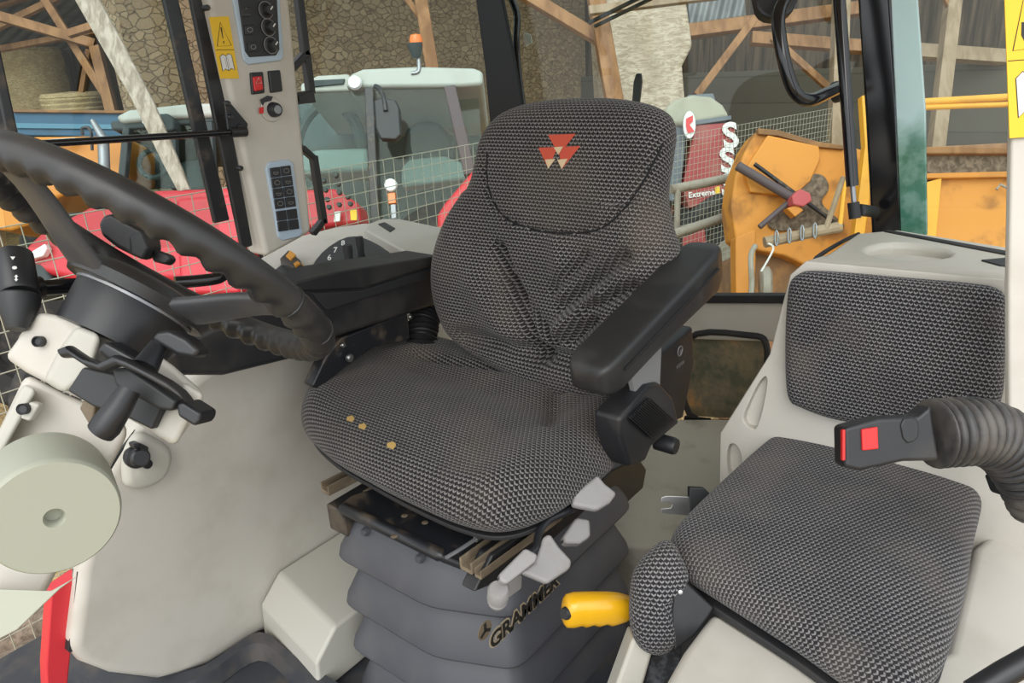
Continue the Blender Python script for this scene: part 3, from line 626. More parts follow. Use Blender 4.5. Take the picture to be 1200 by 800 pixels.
# moulded surround: back shell, top shelf, pedestal
slab('seat_surround', [(902, 415), (918, 352), (926, 322), (944, 306), (1184, 328), (1230, 336), (1230, 660), (1150, 660), (1000, 560), (850, 620), (843, 575), (844, 507)], M['beige'], ps, th=.45, bevel=.018, seg=4, pl=(po-pn*.012, pn))
sp_ = po-pn*.012
for px in ([(899, 440), (886, 505), (875, 503), (868, 494), (870, 484), (888, 446)], [(849, 523), (860, 521), (867, 537), (866, 557), (850, 562)]): carve(bpy.data.objects['seat_surround'], slab_g(px, .028, None, 2, None, pl=(sp_+pn*.010, pn)))
slab('brush_strip', [(762, 764), (800, 752), (792, 830), (748, 830)], M['brush'], ps, .05, .004, d=1.06, label='black bristle strip')
slab('guide_rail', [(742, 746), (766, 762), (744, 840), (708, 840)], M['beige_hi'], ps, .05, .006, d=1.03)
slab('seat_pedestal', [(836, 712), (1000, 812), (1110, 760), (1140, 640), (1230, 560), (1230, 1000), (700, 1000), (760, 830), (800, 760)], M['beige'], ps, th=.9, bevel=.015, z=pz-.045)
tz = at(945, 312, pl=(po, pn)).z-.004
sh = obj('parcel_shelf', G().prism([at(946, 312, z=tz), at(1004, 272, z=tz), at(1050, 268, z=tz), at(1190, 290, z=tz), at(1230, 332, z=tz), at(1184, 330, z=tz)], -Z*.05), M['beige_hi'], ps, .012)
carve(sh, slab_g([(1016, 285), (1040, 278), (1075, 279), (1115, 287), (1110, 295), (1060, 297), (1022, 292)], .045, None, 1, None, z=tz+.01))
slab('shelf_seam', [(1036, 270), (1042, 269), (1188, 295), (1188, 299)], M['dark_rubber'], sh, .004, .0008, z=tz+.003, label='black strap line')
slab('shelf_slot', [(1150, 304), (1184, 301), (1184, 311), (1172, 310)], M['panel_dark'], sh, .004, .0008, z=tz+.003)
obj('shelf_edge_seal', tubepx([(955, 308, 1.30), (958, 301, 1.33), (985, 284, 1.45), (1006, 274, 1.56)], .004, 8), M['dark_rubber'], sh)
obj('edge_strip', G().tube([at(1140, 812, d=.78), at(1175, 790, d=.78), at(1225, 762, d=.78)], .013, 12), M['black'], ps)
# ------------------------------------------------------------------ seat belt buckle and latch
bk = thing('seat_belt_buckle', 'black seat belt buckle with red button on a corrugated sleeve', 'buckle', at(1090, 560, d=.88))
body = slab('buckle_body', [(989, 501), (1030, 490), (1075, 488), (1092, 474), (1102, 540), (1060, 541), (1008, 552), (990, 548)], M['black'], bk, th=.030, bevel=.005, d=.83)
slab('red_button', [(1010, 503), (1029, 500), (1030, 526), (1011, 528)], M['red'], bk, th=.006, bevel=.0015, d=.827, label='red square button')
slab('red_tip', [(987.5, 504), (991, 503), (991, 539), (987.5, 540)], M['red'], bk, th=.006, bevel=.001, d=.829, label='red slot end')
slab('thumb_dent', [(1054, 491), (1074, 489), (1078, 500), (1076, 516), (1060, 521)], M['black_soft'], bk, th=.004, bevel=.002, soft=1, d=.828)
pts = crom([at(x, y, d=d) for x, y, d in [(1092, 508, .855), (1120, 506, .86), (1150, 506, .87), (1180, 520, .88), (1205, 550, .89), (1225, 590, .90)]], 26)
obj('corrugated_sleeve', G().tube(pts, [.035+.006*abs(sin(i*pi/8.0))**.6 for i in range(len(pts))], 24), M['grey_dark'], bk, smooth=60)
slab('sleeve_foot', [(1170, 560), (1200, 560), (1205, 585), (1178, 582)], M['black'], bk, th=.03, bevel=.004, d=.90)
lt = thing('seat_belt_latch', 'silver seat belt tongue poking out beside the passenger cushion', 'latch', at(800, 588, d=1.22))
slab('latch_plate', [(775, 583), (781, 581), (808, 582), (808, 604), (775, 601), (775, 596), (786, 595), (788, 591), (786, 588), (775, 588)], M['chrome'], lt, .003, .0006, d=1.25)
slab('latch_housing', [(808, 571), (826, 572), (834, 580), (822, 596), (808, 606)], M['panel_dark'], lt, .016, .002, d=1.245)
yh = thing('brake_handle', 'yellow hand brake grip with black push button above the bellows base', 'handle', at(700, 735, d=1.1))
rr = []
for i, (x, y, w, hh, d) in enumerate([(659.5, 716, 7, 9, 1.06), (661, 716, 12, 15, 1.06), (664, 715.5, 15, 19, 1.06), (672, 714.5, 16, 20.5, 1.062), (681, 713, 16, 19, 1.064), (686, 714, 16, 20.5, 1.065), (695, 712.4, 16, 18.6, 1.066), (701, 713.5, 16, 20, 1.068), (710, 712, 16, 18, 1.070), (716, 713.2, 16, 19.3, 1.072), (725, 712.4, 15, 17.5, 1.075), (732, 712, 14, 15, 1.078), (742, 711, 10, 11, 1.082)]):
    c = at(x, y, d=d); ax = (at(742, 711, d=1.082)-at(662, 716, d=1.06)).normalized(); v = (Z-ax*ax.z).normalized(); rr.append(rrect(c, ax.cross(v), v, w*d/FPX, hh*d/FPX, 2.6, 24))
hg = obj('grip', G().loft(rr), M['yellow'], yh, smooth=60)
c = at(667, 717, d=1.052); obj('push_button', G().lathe(c, (-ax*.8-FW*.6).normalized(), [(0, .012), (.0075, .012), (.009, .009), (.010, -.004), (0, -.01)], 20), M['panel_dark'], yh)
ash = thing('ash_tray', 'open black ash tray set in the beige step behind the driver seat', 'tray', at(815, 505, z=.15))
_c = at(815, 509, z=.158); _d = (_c-CAM).dot(FW)
slab('tray_lid', [(803, 487), (834, 490), (830, 507), (800, 503)], M['black_gloss'], ash, .012, .003, d=_d+.03)
obj('tray_bowl', G().lathe(_c, Z, [(0, -.03), (.028, -.03), (.034, .004), (.030, .004), (.026, -.02), (0, -.02)], 24), M['black_metal'], ash)
# ------------------------------------------------------------------ right side console
cons = thing('side_console', 'beige side console beyond the driver seat with gear panel and yellow switches', 'console', (.1, .7, .2))
czz = .70
CB = [(296, 306), (352, 276), (392, 266), (427, 261), (470, 262), (535, 274)]
CB = obj('console_body', G().prism(trace(CB, z=czz)+[V((.66, .56, czz)), V((-.13, .56, czz))], -Z*.35), M['beige'], cons, .012)
#, CB, M['beige'], cons, th=.35, bevel=.012, z=czz)
lid = slab('console_lid', [(427, 268), (433, 261), (447, 256), (470, 256), (527, 268), (540, 300), (498, 304), (484, 300)], M['beige_hi'], cons, th=.03, bevel=.008, z=czz+.022)
slab('lid_slot', [(443, 262), (451, 260), (463, 267), (457, 271)], M['panel_dark'], lid, .004, .001, z=czz+.025)
gp = slab('gear_panel', [(366, 309), (380, 292), (402, 278), (420, 276), (440, 284), (461, 298), (458, 304), (430, 310), (376, 316), (367, 314)], M['panel_dark'], cons, .012, .002, soft=1, z=czz+.006)
for ch, px, py in (('6', 386, 302), ('7', 393, 293), ('8', 402, 285)):
    o_ = at(px, py, z=czz+.016); obj('gear_number', text_g(ch, o_, V((.63, -.78, .05)), V((.5, .42, .75)), .021, .02, .0006), M['white'], gp, smooth=0)
for px, py, h_, r in ((410, 311, .05, .012), (424, 303, .055, .010)):
    b_ = at(px, py, z=czz+.01); obj('range_lever', G().lathe(b_, V((0, 0, 1)), [(0, 0), (r, 0), (r*.8, h_*.3), (r, h_*.7), (r*.9, h_), (0, h_)], 14), M['dark_rubber'], cons)
slab('lever_gate', [(425, 306), (444, 288), (456, 296), (452, 304)], M['panel_dark'], cons, .02, .006, z=czz+.02)
obj('cup_ring', G().lathe(at(402, 312, z=czz+.004), Z, [(.03, 0), (.034, .004), (.036, 0), (0, -.001)], 24), M['panel_dark'], cons)
sw = slab('yellow_rocker', [(328, 302), (338, 292), (352, 304), (354, 310), (344, 314)], M['black'], cons, .03, .004, z=czz+.022)
slab('rocker_cap', [(335, 299), (340, 293), (347, 298), (341, 304)], M['orange_sw'], sw, .006, .001, z=czz+.026, label='amber switch cap')
slab('rocker_cap', [(344, 308), (349, 305), (352, 308), (346, 311)], M['orange_sw'], sw, .006, .001, z=czz+.026, label='small amber switch cap')
slab('dark_plate', [(322, 316), (332, 308), (345, 316), (336, 324)], M['panel_dark'], cons, .004, .001, z=czz+.003)
obj('yellow_knob', G().lathe(at(351, 317, z=czz), Z, [(0, .016), (.009, .016), (.011, .012), (.011, 0), (0, 0)], 18), M['orange_sw'], cons)
# ------------------------------------------------------------------ control pillar
py0 = .665
cp = thing('control_pillar', 'beige control pillar carrying knobs, keypad and warning sticker by the side window', 'pillar', (-.08, .7, .7))
slab('pillar_body', [(190, -240), (316, -240), (346, 60), (366, 272), (312, 302), (290, 200)], M['beige'], cp, th=.07, bevel=.012, y=py0)
pp = lambda x, y, o=0: at(x, y, y=py0-o)
def zz(x, y): return (240+x*.3621, y*.3625)
kp = slab('knob_panel', [(270, -20), (327, -20), (333, 66), (330, 71), (292, 76), (286, 70)], M['bezel'], cp, .01, .003, y=py0-.006)
slab('knob_field', [(277, -20), (324, -20), (328, 58), (324, 65), (293, 67), (288, 60)], M['panel_dark'], kp, .006, .002, y=py0-.009)
for px, py in ((311, 12), (314, 32), (317, 53)):
    o_ = at(px, py, y=py0-.010); kn = obj('rotary_knob', G().lathe(o_, -Y, [(0, .018), (.009, .018), (.0105, .014), (.011, .004), (.016, .002), (.0165, -.002), (0, -.002)], 24), M['key'], kp)
    obj('pointer_mark', G().beam(o_-Y*.0185, o_-Y*.0185+V((.006, 0, .006)), .0025, .0008, -Y), M['white'], kn, smooth=0)
    obj('knob_ring', G().tube([o_-Y*.002+V((.0165*cos(a*pi/12), 0, .0165*sin(a*pi/12))) for a in range(24)], .001, 5, True), M['key_grey'], kn)
for i, (px, py) in enumerate(((289, 14), (293, 35), (297, 55))):
    b_ = slab('push_key', [(px-6, py-5), (px+5, py-6), (px+6, py+5), (px-5, py+6)], M['key'], kp, .006, .0015, y=py0-.012)
    if i == 0: obj('key_symbol', G().tube([at(x, y, y=py0-.0125) for x, y in ((285, 17), (289, 9), (294, 17))], .0008, 5, True), M['key_grey'], b_)
    else: obj('key_symbol', G().tube([at(px+3*cos(a*pi/6), py+2.5*sin(a*pi/6), y=py0-.0125) for a in range(12)], .0008, 5, True), M['key_grey'], b_)
hz = slab('hazard_switch', [(294, 85), (309, 84), (311, 109), (296, 111)], M['black'], cp, .01, .003, y=py0-.006)
slab('rocker_red', [(297, 90), (307, 89), (309, 105), (299, 107)], M['red'], hz, .006, .002, y=py0-.011, label='red hazard rocker')
obj('triangle_symbol', G().tube([at(x, y, y=py0-.012) for x, y in ((300, 98), (303, 91), (306.5, 97))], .0007, 5, True), M['white'], hz)
slab('blank_switch', [(315, 83), (329, 82), (332, 107), (318, 109)], M['black'], cp, .01, .003, y=py0-.006)
o_ = at(318, 128, y=py0-.002); ig = obj('ignition_dial', G().lathe(o_, -Y, [(0, .003), (.024, .003), (.026, 0), (0, 0)], 28), M['beige'], cp)
obj('ignition_knob', G().lathe(o_+V((.002, 0, -.001)), -Y, [(0, .02), (.012, .02), (.0145, .016), (.016, .004), (0, .004)], 24), M['key'], ig)
obj('knob_face', G().lathe(o_+V((.002, -.0202, -.001)), -Y, [(0, .001), (.0085, .001), (.009, 0), (0, 0)], 20), M['steel'], ig)
slab('red_mark', [(304, 126), (309, 125), (309, 133), (304, 133)], M['red'], ig, .001, 0, y=py0-.0062)
slab('dial_marks', [(305, 117), (313, 112), (320, 113), (318, 118), (310, 120), (308, 124)], M['key'], ig, .001, 0, y=py0-.0062)
kb = slab('keypad', [(312, 197), (316, 190), (338, 187), (344, 191), (355, 272), (352, 277), (332, 282), (327, 278)], M['bezel'], cp, .01, .003, y=py0-.006)
for r in range(6):
    for c_ in range(2):
        f = (r if r < 4 else r+.15)/6.3; x0 = 317+f*11+c_*12.5; y0 = 197+f*77-c_*1.8
        q = [(x0, y0), (x0+11.2, y0-1.6), (x0+12.6, y0+9.8), (x0+1.4, y0+11.4)]
        kk = slab('keypad_key', q, M['key'], kb, .006, .0012, y=py0-.010)
        if r < 4: obj('key_symbol', G().tube([at(x0+6.2+3.2*cos(a*pi/5), y0+4.8+2.6*sin(a*pi/5), y=py0-.0106) for a in range(10 if (r+c_) % 2 else 6)], .0007, 5, True), M['key_grey'], kk)
def sticker(par, quad, pl_y, sym):
    """two-field yellow warning sticker; quad: 4 px corners TL TR BR BL"""
    P4 = [at(a, b, **pl_y) for a, b in quad]; nn = (P4[1]-P4[0]).cross(P4[3]-P4[0]).normalized()
    if nn.dot(CAM-P4[0]) < 0: nn = -nn
    f = lambda u, v, o=.0006: P4[0]*(1-u)*(1-v)+P4[1]*u*(1-v)+P4[2]*u*v+P4[3]*(1-u)*v+nn*o
    st = obj('warning_sticker', G().prism([f(0, 0, .0004), f(1, 0, .0004), f(1, 1, .0004), f(0, 1, .0004)], -nn*.0012), M['sticker'], par, smooth=0, label='yellow warning sticker with triangle and book')
    def line(pts, w, name, mat='ink', closed=True):
        return obj(name, G().tube([f(u, v, .0004) for u, v in pts], w, 5, closed), M[mat], st)
    line([(.5, .09), (.88, .46), (.14, .47)], .0009, 'triangle_outline')
    line([(.02, .53), (.98, .53)], .0006, 'divider_line', closed=False)
    if sym == '!':
        obj('exclamation_mark', G().add([f(.46, .17), f(.54, .17), f(.525, .35), f(.485, .35), f(.48, .385), f(.54, .385), f(.54, .43), f(.48, .43)], [(0, 1, 2, 3), (4, 5, 6, 7)]), M['ink'], st, smooth=0)
    else:
        obj('figure_symbol', G().add([f(.46, .22), f(.56, .22), f(.57, .27), f(.46, .27), f(.36, .30), f(.62, .30), f(.66, .38), f(.58, .44), f(.44, .44), f(.34, .38)], [(0, 1, 2, 3), (4, 5, 6, 7, 8, 9)]), M['ink'], st, smooth=0)
    bk_ = [(.18, .64), (.34, .60), (.5, .63), (.66, .59), (.80, .62), (.84, .86), (.68, .83), (.52, .87), (.36, .84), (.20, .88)]
    b1 = obj('book_symbol', G().add([f(u, v) for u, v in bk_], [tuple(range(10))]), M['white'], st, smooth=0, label='white open book symbol')
    line(bk_, .0008, 'book_outline'); line([(.5, .63), (.52, .87)], .0007, 'book_spine', closed=False)
    line([(.42, .66), (.44, .82)], .0004, 'page_line', closed=False); line([(.58, .65), (.60, .82)], .0004, 'page_line', closed=False)
    return st
sticker(cp, [(245, 20), (268, 19), (280, 92), (258, 92)], dict(y=py0-.001), '!')
slab('bracket_plate', [(263, 118), (270, 120), (291, 145), (290, 152), (268, 158)], M['black_metal'], cp, .006, .002, y=py0-.012)
for px, py in ((267, 121), (270, 137), (281, 148), (243, 9), (282, 197)): obj('pillar_screw', G().lathe(at(px, py, y=py0-.013), -Y, [(0, .005), (.004, .005), (.0055, .002), (.0055, -.012), (0, -.012)], 12), M['black_metal'], cp)
hb = at(40, 169, d=1.24); he = at(288, 154, y=py0-.016)
gb = thing('grab_bar', 'thin black horizontal bar running from the control pillar across the side window', 'bar', he)
obj('bar_tube', G().tube([hb, he], .0065, 12), M['black_gloss'], gb); obj('bar_end', G().tube([he+(hb-he).normalized()*.035, he], .0105, 14), M['black'], gb)
wb = thing('window_bracket', 'black angled window hinge bracket behind the control pillar', 'bracket', at(350, 120, y=.72))
obj('bracket_arm', G().beam(at(325, -210, y=.74), at(358, 66, y=.74), .018, .02, Y).beam(at(360, 60, y=.74), at(340, 82, y=.74), .016, .02, Y).beam(at(358, 62, y=.745), at(364, 110, y=.745), .018, .02, Y), M['black'], wb, .003)
slab('bracket_block', [(344, 109), (368, 106), (371, 120), (346, 123)], M['black'], wb, .03, .003, y=.72)
slab('bracket_inset', [(350, 112), (359, 111), (360, 118), (351, 119)], M['panel_dark'], wb, .006, .001, y=.717)
wl = thing('window_latch', 'black looped window latch below the angled hinge bracket', 'latch', at(366, 270, y=.72))
obj('latch_loop', G().beam(at(352, 172, y=.72), at(368, 186, y=.72), .014, .02, Y).beam(at(367, 182, y=.72), at(379, 262, y=.72), .016, .02, Y).beam(at(380, 256, y=.72), at(366, 274, y=.72), .014, .02, Y), M['black'], wl, .003)
# ------------------------------------------------------------------ power socket, pedestal, outer red panel
so = thing('power_socket', 'power socket with black flip cap on an egg shaped beige boss', 'socket', at(165, 560, y=.48))
bo_ = at(168, 540, y=.495)
obj('socket_boss', cushion_g(trace([(142, 560), (143, 530), (158, 506), (180, 512), (196, 524), (198, 540), (188, 560), (165, 571), (148, 569)], y=.497), bo_, X, Z, .018, .006, .016, .004, None, N=60, rings=8), M['beige_hi'], so, smooth=60)
sc_ = at(161, 535, y=.475); cap = obj('socket_cap', G().lathe(sc_, V((-.1, -1, .25)), [(0, .022), (.013, .022), (.0165, .018), (.0165, 0), (.021, -.002), (.021, -.01), (0, -.01)], 24), M['black'], so)
slab('cap_tab', [(156, 521), (163, 519), (175, 524), (174, 531), (168, 530), (164, 525), (158, 527)], M['black'], so, .02, .003, y=.455)
obj('cap_lug', G().lathe(at(172, 543, y=.468), -Y, [(.004, .006), (.008, .006), (.009, 0), (0, 0)], 14), M['black'], so)
sb = thing('seat_pedestal_box', 'low beige box beside the bellows base on the cab floor', 'box', (-.3, .35, 0))
fx = at(325, 668, y=.5).x
tz0 = at(325, 668, y=.5).z
q = [at(325, 668, z=tz0), at(378, 638, z=tz0), at(470, 720, z=tz0), at(396, 736, z=tz0)]
bt_ = [at(301, 702, y=.5), at(300, 742, y=.5)]
a_, b_ = at(324, 668, z=tz0), at(393, 734, z=tz0); a_.y = min(a_.y, .496); b_.y = max(b_.y, .236); dn = V((-.055, 0, -.05))
q0 = [a_+X*.34, a_, a_+dn, V((a_.x-.062, a_.y, -.005)), V((a_.x+.34, a_.y, -.005))]
g = G().prism(q0, V((b_.x-a_.x, b_.y-a_.y, 0)))
obj('box_shell', g, M['beige_hi'], sb, .008)
fm = thing('floor_mat', 'black rubber floor mat with raised rim at the foot of the beige side panel', 'mat', (-.6, .3, 0))
lip = crom(trace([(80, 768), (100, 781), (132, 794), (188, 801), (244, 786), (306, 748), (350, 778), (410, 815)], z=.012), 5)
obj('mat_rim', G().loft([[p-Z*.02, p+Z*.012, p+Z*.020-FW*.004, p+Z*.018-V((.022, .022, 0)), p-V((.030, .030, .02))] for p in lip]), M['mat'], fm, smooth=50)
S(slab('trim_9', [(60, 694), (92, 672), (84, 760), (79, 810), (55, 810), (54, 782)], M['fender_red'], th=.03, bevel=.004, y=.53), 'red outer bodywork strip beside the cab side panel', 'panel')
tag(slab('trim_10', [(91, 670), (96, 668), (85, 764), (80, 764)], M['dark_rubber'], th=.02, bevel=.001, y=.515), 'black edge seal of the red bodywork strip', 'seal', None, 'structure')
tag(slab('trim_11', [(158, 503), (166, 505), (124, 562), (120, 558)], M['dark_rubber'], th=.02, bevel=.001, y=.505), 'black edge seal above the round column cover', 'seal', None, 'structure')
tag(slab('trim_12', [(152, 500), (158, 502), (140, 530), (136, 526)], M['fender_red'], th=.02, bevel=.001, y=.53), 'thin red bodywork sliver above the power socket', 'panel', None, 'structure')
# ------------------------------------------------------------------ steering wheel
wc = V((-.678, .0695, .951)); wt, wy = .8125, .016
wn = V((sin(wt)*cos(wy), sin(wt)*sin(wy), cos(wt))); e1 = V((-sin(wy), cos(wy), 0)); e2 = wn.cross(e1); WR = .2
cir = lambda k, r=WR, dz=0: wc+(e1*cos(2*pi*k/239)+e2*sin(2*pi*k/239))*r+wn*dz
sw_ = thing('steering_wheel', 'black three spoke steering wheel with finger grips under the rim', 'steering wheel', wc-wn*.1)
g = G(); NR = 240; rings = []
for i in range(NR):
    k = i*239/NR; c = cir(k); rad = (c-wc).normalized(); ring = []
    for j in range(16):
        a = 2*pi*j/16; dr = rad*cos(a)+wn*sin(a)
        bump = max(0, -sin(a)*.8-cos(a)*.35)*.0075*(.5+.5*cos(i*2*pi/240*44))
        ring.append(c+dr*(.0178-.003*max(0, -sin(a)*.8-cos(a)*.35)+bump))
    rings.append(ring)
obj('rim', g.loft(rings, False, True), M['wheel'], sw_, smooth=60)
def spoke(k, name, w0, w1, mat='spoke', r0=.03, dz0=-.055, dz1=-.006):
    rr_ = []; n_ = 10; tn = (cir(k+1)-cir(k-1)).normalized()
    for i in range(n_+1):
        t = i/n_; s_ = t*t*(3-2*t); c = cir(k, r0+(WR-.006-r0)*t, dz0+(dz1-dz0)*s_); w = w0+(w1-w0)*t
        rr_.append(rrect(c, tn, wn, w/2, .009-.002*t, 3, 16))
    obj(name, G().loft(rr_), M[mat], sw_, smooth=50)
spoke(62, 'spoke', .075, .045); spoke(127, 'spoke', .06, .035); spoke(4, 'spoke', .075, .05, 'wheel')
obj('hub_pad', G().lathe(wc, wn, [(0, -.028), (.05, -.028), (.075, -.035), (.082, -.045), (.078, -.056), (0, -.056)], 40), M['wheel'], sw_, smooth=40)
obj('hub', G().lathe(wc, wn, [(0, -.05), (.058, -.05), (.062, -.056), (.064, -.062), (.060, -.108), (0, -.108)], 40), M['black'], sw_, smooth=40)
obj('hub_ring', G().lathe(wc, wn, [(.060, -.056), (.066, -.057), (.066, -.060), (.060, -.061)], 40), M['steel'], sw_, smooth=40)
for k in (126, 141): obj('rim_seam', G().tube([cir(k)+((cir(k)-wc).normalized()*cos(a*pi/10)+wn*sin(a*pi/10))*.0182 for a in range(20)], .0012, 5, True), M['panel_dark'], sw_)
# ------------------------------------------------------------------ steering column
scn = thing('steering_column', 'beige steering column with black tilt lever bracket and round lower cover', 'steering column', (-.8, .07, .3))
head = slab('column_head', [(4, 418), (14, 406), (44, 364), (70, 369), (108, 370), (130, 384), (170, 404), (204, 428), (242, 462), (232, 486), (206, 522), (176, 505), (150, 490), (74, 459), (30, 436)], M['beige'], scn, th=.10, bevel=.008, d=.80, off=ray(120, 440).normalized())
slab('head_block', [(76, 462), (50, 446), (70, 408), (90, 380), (120, 392), (112, 420), (98, 446)], M['beige_hi'], head, th=.05, bevel=.008, d=.765, off=ray(90, 430).normalized())
slab('head_block', [(176, 505), (194, 478), (212, 470), (226, 486), (206, 524)], M['beige_hi'], head, th=.06, bevel=.008, d=.765, off=ray(200, 495).normalized())
slab('head_block', [(214, 446), (240, 462), (230, 484), (210, 470)], M['beige'], head, th=.06, bevel=.006, d=.78, off=ray(225, 465).normalized())
obj('cover_screw', G().lathe(at(45, 400, d=.795), -FW, [(0, .001), (.0035, .001), (.0045, .004), (.006, .003), (.006, -.01), (0, -.01)], 16), M['panel_dark'], head)
lowp = slab('column_shaft', [(30, 436), (76, 460), (142, 488), (152, 506), (122, 562), (104, 600), (40, 720), (-30, 740), (-30, 560), (-10, 520)], M['beige'], scn, th=.08, bevel=.015, d=.82, off=ray(80, 560).normalized())
slab('shaft_edge', [(-10, 520), (28, 448), (44, 456), (2, 534), (-20, 560)], M['beige_hi'], scn, th=.04, bevel=.006, d=.79, off=ray(10, 500).normalized())
slab('screw_plate', [(22, 490), (34, 470), (46, 474), (34, 494)], M['beige_hi'], scn, .012, .003, d=.782)
obj('cover_screw', G().lathe(at(28, 479, d=.779), -FW, [(0, .002), (.004, .002), (.006, .004), (.006, -.01), (0, -.01)], 16), M['panel_dark'], scn)
cc = at(64, 607, d=.72); cax = -(ray(64, 607).normalized()*.85+UP*.36-RT*.10).normalized()
rc = 72*.72/FPX
dsc = obj('round_cover', G().lathe(cc, cax, [(0, -.085), (rc*1.01, -.085), (rc*1.03, -.06), (rc*1.0, -.008), (rc*.985, -.003), (rc*.95, 0), (.010, 0), (.0085, -.003), (.008, -.014), (0, -.014)], 64), M['olive'], scn, smooth=40)
slab('lower_cover', [(-30, 690), (0, 690), (60, 692), (92, 674), (70, 690), (20, 738), (0, 748), (-30, 800)], M['olive'], scn, th=.08, bevel=.01, d=.745, off=ray(20, 720).normalized())
# tilt lever bracket
br = slab('bracket_plate', [(78, 458), (96, 430), (132, 438), (192, 470), (178, 504), (150, 490), (108, 476)], M['panel_dark'], scn, .05, .003, d=.755)
obj('tilt_lever', G().loft([rrect(at(x, y, d=d), UP*.8-RT*.5, FW, hh*d/FPX, .010, 3, 16) for x, y, d, hh in ((76, 414, .725, 7), (86, 412, .722, 9), (104, 424, .72, 8), (122, 430, .72, 7), (140, 422, .718, 8), (156, 428, .716, 9), (180, 440, .715, 9), (202, 452, .714, 9), (216, 462, .714, 8), (221, 468, .714, 4))]), M['black'], scn, smooth=50)
slab('lever_body', [(130, 432), (150, 430), (208, 470), (202, 482), (186, 480), (134, 452)], M['panel_dark'], scn, .04, .004, d=.735)
obj('lever_grip', G().tube([at(152, 456, d=.715), at(140, 476, d=.71), at(124, 499, d=.705), at(118, 506, d=.705)], [.0105, .0125, .0145, .0135], 20), M['black'], scn)
slab('lever_end', [(206, 474), (214, 470), (236, 484), (234, 494), (228, 500), (208, 488)], M['black'], scn, .04, .006, d=.722)
obj('clamp_screw', G().tube([at(170, 430, d=.73), at(186, 404, d=.745)], [.013, .009], 14), M['black_metal'], scn)
slab('clamp_knob', [(176, 398), (182, 388), (198, 386), (218, 396), (234, 410), (228, 420), (206, 416), (186, 404)], M['black'], scn, .03, .006, d=.735)
slab('bracket_claw', [(112, 412), (122, 399), (160, 420), (154, 428), (128, 424)], M['black_metal'], scn, .03, .005, d=.74)
slab('rod_clip', [(92, 478), (100, 466), (112, 474), (108, 494), (104, 498)], M['dusty_steel'], scn, .02, .003, d=.76)
# stalks
st = thing('control_stalk', 'black control stalk with white symbols beside the wheel at the windscreen side', 'lever', at(20, 385, d=.80))
t0, t1 = at(14, 298, d=.82), at(22, 346, d=.80); t2 = at(20, 386, d=.79)
obj('stalk_barrel', G().tube([t0, t0.lerp(t1, .06), t1.lerp(t0, .04), t1], [.017, .0205, .0205, .019], 28), M['black'], st, smooth=40)
obj('stalk_collar', G().tube([t1, t1.lerp(t2, .06), t1.lerp(t2, .3), t1.lerp(t2, .85), t2], [.0195, .0215, .0205, .012, .009], 28), M['panel_dark'], st, smooth=40)
sb_ = bvh(G().tube([t0, t0.lerp(t1, .06), t1.lerp(t0, .04), t1], [.017, .0205, .0205, .019], 28))
for n_, (px, py) in enumerate(((15, 303), (17, 314), (19, 326), (14, 343), (26, 343))):
    cs = [(-3, -2), (3, -2), (0, 2)] if n_ == 0 else [(3*cos(a*pi/4), 2*sin(a*pi/4)) for a in range(8)] if n_ in (1, 4) else [(0, -4), (2.4, -1.5), (1, -1.5), (1, 1.5), (2.4, 1.5), (0, 4), (-2.4, 1.5), (-1, 1.5), (-1, -1.5), (-2.4, -1.5)]
    if n_ == 3: q = onmesh(sb_, px, py, .0006); obj('stalk_symbol', text_g('5', q, RT, UP, .009, .02, .0008), M['white'], st, smooth=0); continue
    q = [onmesh(sb_, px+a, py+b, .0007) for a, b in cs]
    if None not in q: obj('stalk_symbol', G().add(q, [tuple(range(len(q)))]), M['white'], st, smooth=0)
rd = obj('stalk_rod', G().tube([at(40, 338, d=.86), at(100, 334, d=.90)], .0095, 14), M['black_gloss'], scn)
obj('rod_collar', G().tube([at(38, 338, d=.858), at(48, 337, d=.866)], .014, 12), M['black_metal'], scn)
s2 = thing('shuttle_lever', 'black lever head with raised tab standing behind the steering wheel', 'lever', at(165, 300, d=1.0))
slab('lever_head', [(114, 262), (120, 252), (130, 249), (145, 258), (172, 272), (175, 290), (160, 302), (136, 290), (118, 276)], M['black'], s2, .04, .006, d=.98)
slab('lever_tab', [(150, 276), (165, 269), (174, 290), (166, 304), (152, 298)], M['panel_dark'], s2, .02, .004, d=.965)
slab('lever_tip', [(176, 290), (198, 298), (200, 304), (194, 310), (178, 306)], M['black'], s2, .02, .005, d=.99)
s3 = thing('hand_rail', 'short black tube behind the wheel rim near the control pillar', 'rail', at(240, 330, d=1.2))
obj('rail_tube', tubepx([(205, 331, 1.16), (232, 329, 1.18), (254, 326, 1.2), (264, 320, 1.22)], .010, 12), M['black_gloss'], s3)
# ------------------------------------------------------------------ rear window fittings
gh = thing('hanging_grip', 'glossy black curved grab handle hanging inside the rear window', 'handle', at(950, 120, d=1.38))
obj('handle_loop', tubepx([(1000, -110, 1.52), (966, -78, 1.45), (934, -20, 1.40), (917, 4, 1.38), (912, 26, 1.37), (917, 62, 1.37), (926, 96, 1.38), (936, 113, 1.39), (950, 117, 1.41), (968, 110, 1.46), (985, 102, 1.52)], .0125, 14), M['black_gloss'], gh)
obj('handle_foot', G().lathe(at(983, 107, d=1.55), RT*.6-FW*.7, [(0, .01), (.018, .008), (.022, 0), (.022, -.01), (0, -.01)], 20), M['black'], gh)
gs = thing('gas_strut', 'black gas strut standing upright beside the rear corner post', 'strut', at(1000, 250, d=1.55))
obj('strut_cylinder', G().tube([at(972, -160, d=1.40), at(984, 6, d=1.4), at(993, 130, d=1.42), at(999, 218, d=1.44)], [.010, .0115, .0115, .0115], 16), M['black_gloss'], gs)
obj('strut_rod', G().tube([at(999, 216, d=1.44), at(1001, 240, d=1.445)], .005, 10), M['steel'], gs)
